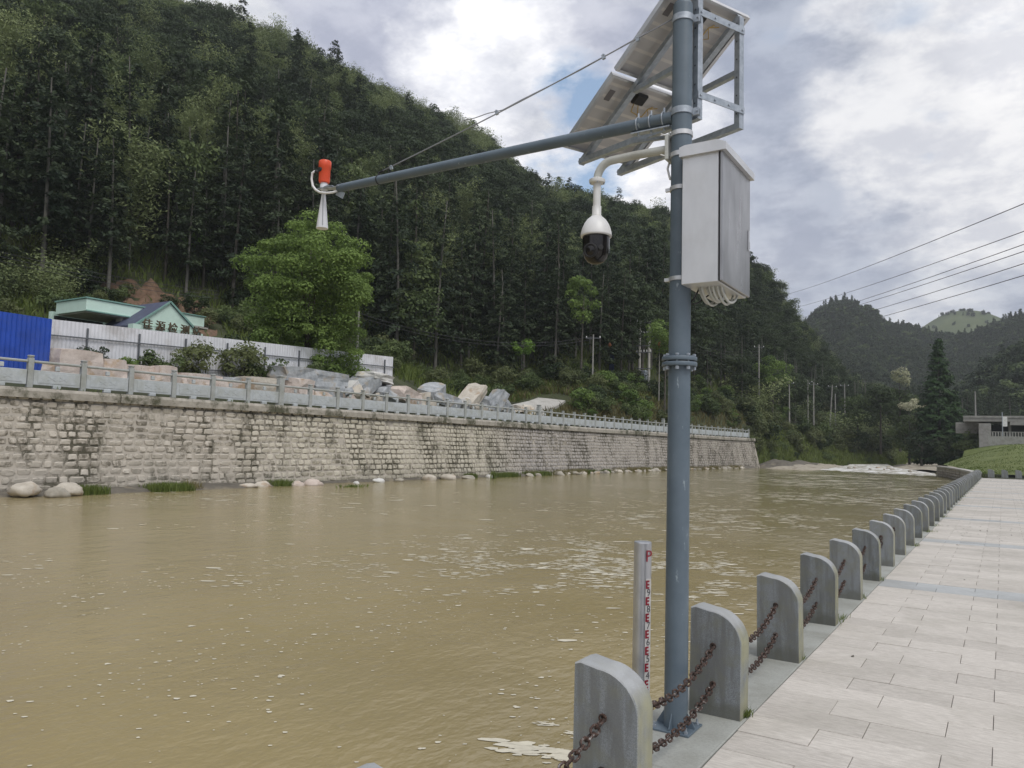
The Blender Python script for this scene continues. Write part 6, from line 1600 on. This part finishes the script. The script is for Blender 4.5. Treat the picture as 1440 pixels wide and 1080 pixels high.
# grass, reeds and weeds --------------------------------------------------
def blades(name, P0, hgt, wid, mat, lean=.35, label=None, parent=None, seed=1, per=1):
    g_ = np.random.default_rng(seed); n = len(P0); a = g_.uniform(0, 6.283, n); h = hgt * g_.uniform(.5, 1.3, n); w = wid * g_.uniform(.7, 1.3, n)
    u = np.stack([np.cos(a), np.sin(a), np.zeros(n)], 1) * w[:, None] * .5; la = g_.uniform(0, 6.283, n); lv = np.stack([np.cos(la), np.sin(la), np.zeros(n)], 1) * (h * lean * g_.uniform(.2, 1.4, n))[:, None]
    up = np.array([0, 0, 1.0]); m1 = P0 + up * (h * .6)[:, None] + lv * .35; tp = P0 + up * h[:, None] + lv
    V = np.stack([P0 - u, P0 + u, m1 + u * .7, m1 - u * .7, tp], 1).reshape(-1, 3); b0 = np.arange(n)[:, None] * 5
    F3 = np.concatenate([b0 + np.array([[0, 1, 2]]), b0 + np.array([[0, 2, 3]]), b0 + np.array([[3, 2, 4]])]); t = np.repeat(np.clip(g_.normal(.5, .25, n), 0, 1), 5)
    o = link(name, npmesh(name, V, F3, mat, tint=t), parent); tag(o, kind='stuff'); return o
g_ = np.random.default_rng(21)
# strip of grass on silt under the wall
def foot_pts(n, ranges, dx=1.3):
    out = []
    for (y0, y1, wd) in ranges:
        m_ = int(n * (y1 - y0)); y = g_.uniform(y0, y1, m_ * 3); y = y[np.array([mnoise.noise(Vector((v * .9, wd * 7, 0))) + .25 * mnoise.noise(Vector((v * 4, 0, 0))) for v in y]) > .02][:m_]; m_ = len(y); x = np.array([wx(v, -.7) for v in y]) + .05 + g_.uniform(0, wd, m_) ** 1.0; out.append(np.stack([x, y, np.full(m_, -.80)], 1))
    return np.concatenate(out)
sil = MB(); ysl = np.linspace(5, 104, 120); vs = []
for y in ysl:
    wd = .9 + .7 * mnoise.noise(Vector((y * .35, 0, 0))) + (.5 if y < 24 else 0) - (.6 if 27 < y < 44 else 0); x0 = wx(y, -.7) - .2
    for t, zz in ((0, -.52), (.6, -.66), (1, -.9)): vs.append((x0 + max(.25, wd) * t + (.15 if t else 0), y, zz + .05 * mnoise.noise(Vector((y, t * 3, 0)))))
sil.add(vs, [(i * 3 + j, (i * 3 + j + 1), (i + 1) * 3 + j + 1, (i + 1) * 3 + j) for i in range(119) for j in range(2)])
tag(sil.build('silt_ledge', 'mud', smooth='all'), kind='structure')
blades('bank_grass', foot_pts(330, [(15.8, 22.8, 1.35), (25.2, 26.4, .9), (41, 43, .7), (44.5, 52, .9), (58, 63, .7), (70, 74, .6)]), .36, .035, 'grass', seed=3)
blades('dry_bank_grass', foot_pts(120, [(18.5, 23.4, .9), (49, 100, .8)]), .45, .03, 'dry_grass', seed=4)
# floating weed
pp = np.stack([-27.2 + g_.normal(size=90) * .28, 28.2 + g_.normal(size=90) * .45, np.full(90, WZ)], 1); blades('floating_weed', pp, .14, .05, 'grass', 1.2, seed=5)
pp = np.stack([-28.6 + g_.normal(size=70) * .12, 42.8 + g_.normal(size=70) * .16, np.full(70, WZ)], 1); blades('water_reed', pp, .5, .04, 'grass', .4, seed=6)
# grass on wall-top edge
n = 700; y = g_.uniform(8, 104, n); pp = np.stack([np.array([wallx(v) for v in y]) + .05 + g_.uniform(-.05, .2, n), y, np.full(n, 3.2)], 1); keep = np.array([mnoise.noise(Vector((v * .4, 0, 7))) > .12 for v in y]); blades('ledge_weeds', pp[keep], .16, .03, 'grass', .6, seed=7)
# undergrowth at forest foot, on the yard slope and on the embankment
def slope_pts(n, a0, a1, f):
    out = []
    while len(out) < n:
        az = g_.uniform(a0, a1); D, Z = tab(az); d = f(D, g_.uniform())
        if onramp(d * math.sin(R(az)), d * math.cos(R(az)), 2.1) or (-61.5 < az < -53.3 and 55 < d < 71.5 and g_.uniform() < .97) or (-38 < az < -27 and d < 72 and g_.uniform() < .4): continue
        out.append((d * math.sin(R(az)), d * math.cos(R(az)), ground(az, d) - .05))
    return np.array(out)
blades('undergrowth', slope_pts(26000, -76, -15.6, lambda D, u: D[1] + (D[2] - D[1] + 12) * u), .75, .14, 'grass', .6, seed=8)
blades('dry_undergrowth', slope_pts(9000, -33, -15.6, lambda D, u: D[0] + 1.2 + (D[2] - D[0]) * u), .7, .12, 'dry_grass', .6, seed=9)
blades('river_bank_grass', slope_pts(16000, -15.2, -1, lambda D, u: D[0] + 1.0 + (D[1] - D[0] + 4) * u), .8, .16, 'grass', .5, seed=10)
n = 22000; yy_ = g_.uniform(69.2, 112.5, n); xl = np.interp(yy_, [67, 75, 84, 93, 99.5, 106, 113], [-1.3, -2.0, -3.0, -4.4, -5.7, -4.8, -3.2]); xx_ = xl + .1 + (24 - xl) * g_.uniform(0, 1, n) ** 1.3
blades('slope_grass', np.stack([xx_, yy_, np.array([emb(a, c) for a, c in zip(xx_, yy_)]) - .02], 1), .08, .06, 'grass', .7, seed=11)
# weeds at the bollard feet
wp = []
for (x, y, n, s) in [(-1.335, 4.80, 70, .035), (-1.42, 8.02, 70, .06), (-1.36, 8.05, 60, .10), (-1.33, 10.9, 30, .05), (-1.33, 15.4, 60, .1), (-1.33, 18.4, 60, .12), (-1.33, 6.34, 20, .03), (-1.325, 9.42, 20, .04)] + [(-1.33, BY[k] + .1, 40, .12) for k in range(14, 40, 2)]:
    wp.append(np.stack([x + g_.normal(size=n) * s * .5, y + g_.normal(size=n) * s, np.zeros(n)], 1))
blades('kerb_weeds', np.concatenate(wp), .05, .006, 'grass', .7, seed=12)
# bits of dry leaf and grit on the promenade
n = 260; gx_, gy_ = g_.uniform(-1.2, 6, n), np.where(g_.uniform(size=n) < .6, g_.normal(19.3, 1.1, n), g_.uniform(5, 40, n)); C = np.stack([gx_, gy_, np.full(n, .006)], 1)
V, Fq, t = leaves(C, np.tile([0, 0, 1.0], (n, 1)), .05, .6, g_.uniform(size=n), .15); tag(link('leaf_litter', npmesh('leaf_litter', V, Fq, 'mud', tint=t)), kind='stuff')

# foamy specks and painted glints on the water ------------------------------------------------
def flecks(C, size, elong, seed):
    g_ = np.random.default_rng(seed); n = len(C); k = 7; ang = np.linspace(0, 2 * math.pi, k, endpoint=False)[None, :] + g_.uniform(0, 1, (n, 1)); rr = g_.uniform(.55, 1.2, (n, k)) * size[:, None]
    # stretched sideways to the view, the way water glints lie
    ex = np.array([math.cos(R(32.6)), math.sin(R(32.6))]); ey = np.array([-ex[1], ex[0]])
    lx = np.cos(ang) * rr * elong[:, None]; ly = np.sin(ang) * rr
    V = np.zeros((n, k, 3)); V[..., 0] = C[:, None, 0] + lx * ex[0] + ly * ey[0]; V[..., 1] = C[:, None, 1] + lx * ex[1] + ly * ey[1]; V[..., 2] = WZ + .005 + g_.uniform(0, .003, (n, 1))
    return V.reshape(-1, 3), np.arange(n * k).reshape(n, k)
def river_pts(n, d0, d1, r0, r1, seed, pw=1.0):
    g_ = np.random.default_rng(seed); dd = d0 + (d1 - d0) * g_.uniform(size=n) ** pw; rr = dd * g_.uniform(r0, r1, n)
    x = dd * F0.x + rr * R0.x; y = dd * F0.y + rr * R0.y; k = (x < -1.95) & (x > -30); return np.stack([x[k], y[k]], 1)
VV, FF, off = [], [], 0
def addf(C, s, e, seed):
    global off
    V, Fk = flecks(C, s, e, seed); VV.append(V); FF.append(Fk + off); off += len(V)
C = river_pts(2300, 4.5, 13, -.75, .25, 31, .9); cn = np.array([mnoise.noise(Vector((a * .5, b_ * .5, 0))) for a, b_ in C]); C = C[cn + rng.uniform(-.5, .5, len(C)) > .05]; addf(C, np.random.default_rng(1).gamma(2.0, .0045, len(C)) + .003, np.ones(len(C)) * 1.4, 1)
C = river_pts(1500, 12, 30, -.7, .3, 32); cn = np.array([mnoise.noise(Vector((a * .25, b_ * .25, 3))) for a, b_ in C]); C = C[cn > .12]; addf(C, np.random.default_rng(2).gamma(2.0, .008, len(C)) + .006, np.ones(len(C)) * 2.6, 2)
# glitter of the sky on ruffled water, painted as pale flecks
def patch(cx_, cy_, sx, sy, n, s, e, seed):
    g_ = np.random.default_rng(seed); a = g_.normal(size=(n, 2)); ex = np.array([math.cos(R(32.6)), math.sin(R(32.6))]); ey = np.array([-ex[1], ex[0]]); C = np.array([cx_, cy_]) + a[:, :1] * sx * ex + a[:, 1:] * sy * ey
    k = (C[:, 0] < -2.0) & (C[:, 0] > -30); C = C[k]; kk = np.array([mnoise.noise(Vector((p[0] * .9, p[1] * .9, 2))) > -.05 for p in C]); C = C[kk]; addf(C, g_.gamma(2.2, s, len(C)) + .004, np.full(len(C), e), seed)
F2 = Vector((F0.x, F0.y)); R2 = Vector((R0.x, R0.y))
def rp(d, r): p = F2 * d + R2 * d * r; return p.x, p.y
patch(*rp(16.5, .10), 1.9, 2.3, 2600, .0058, 3.4, 41)
patch(*rp(15.0, -.02), 2.4, 1.2, 900, .0055, 3.2, 42)
patch(*rp(14.5, .22), 1.0, 1.3, 900, .0055, 3.4, 43)
patch(*rp(27, .26), 2.6, 3.2, 1900, .009, 4, 44)
patch(*rp(40, .42), 4.5, 3.0, 2000, .012, 4.5, 45)
patch(*rp(58, .40), 5, 6, 1300, .02, 6, 46)
patch(*rp(75, .44), 5, 7, 500, .04, 6, 47)
patch(*rp(30, -.35), 5, 2.5, 260, .014, 4, 48)
for (fx, fy, fr, el, fn) in ((-3.22, 5.24, .075, 2.4, 46), (-2.93, 5.32, .07, 2.6, 40), (-3.30, 5.82, .03, 4.0, 16), (-3.02, 5.74, .035, 3.2, 14), (-2.60, 5.05, .04, 2.5, 12)):
    g2 = np.random.default_rng(int(fy * 100)); C = np.stack([fx + g2.normal(size=fn) * fr * 1.5, fy + g2.normal(size=fn) * fr * .9], 1); addf(C, fr * g2.uniform(.12, .55, fn), np.full(fn, el), 60)  # whitish sky sheen beside the quay, painted as pale flecks
V = np.concatenate(VV); Fk = np.concatenate(FF)
tag(link('foam_and_glint_flecks', npmesh('foam_and_glint_flecks', V, Fk, 'foam_glint')), kind='stuff')
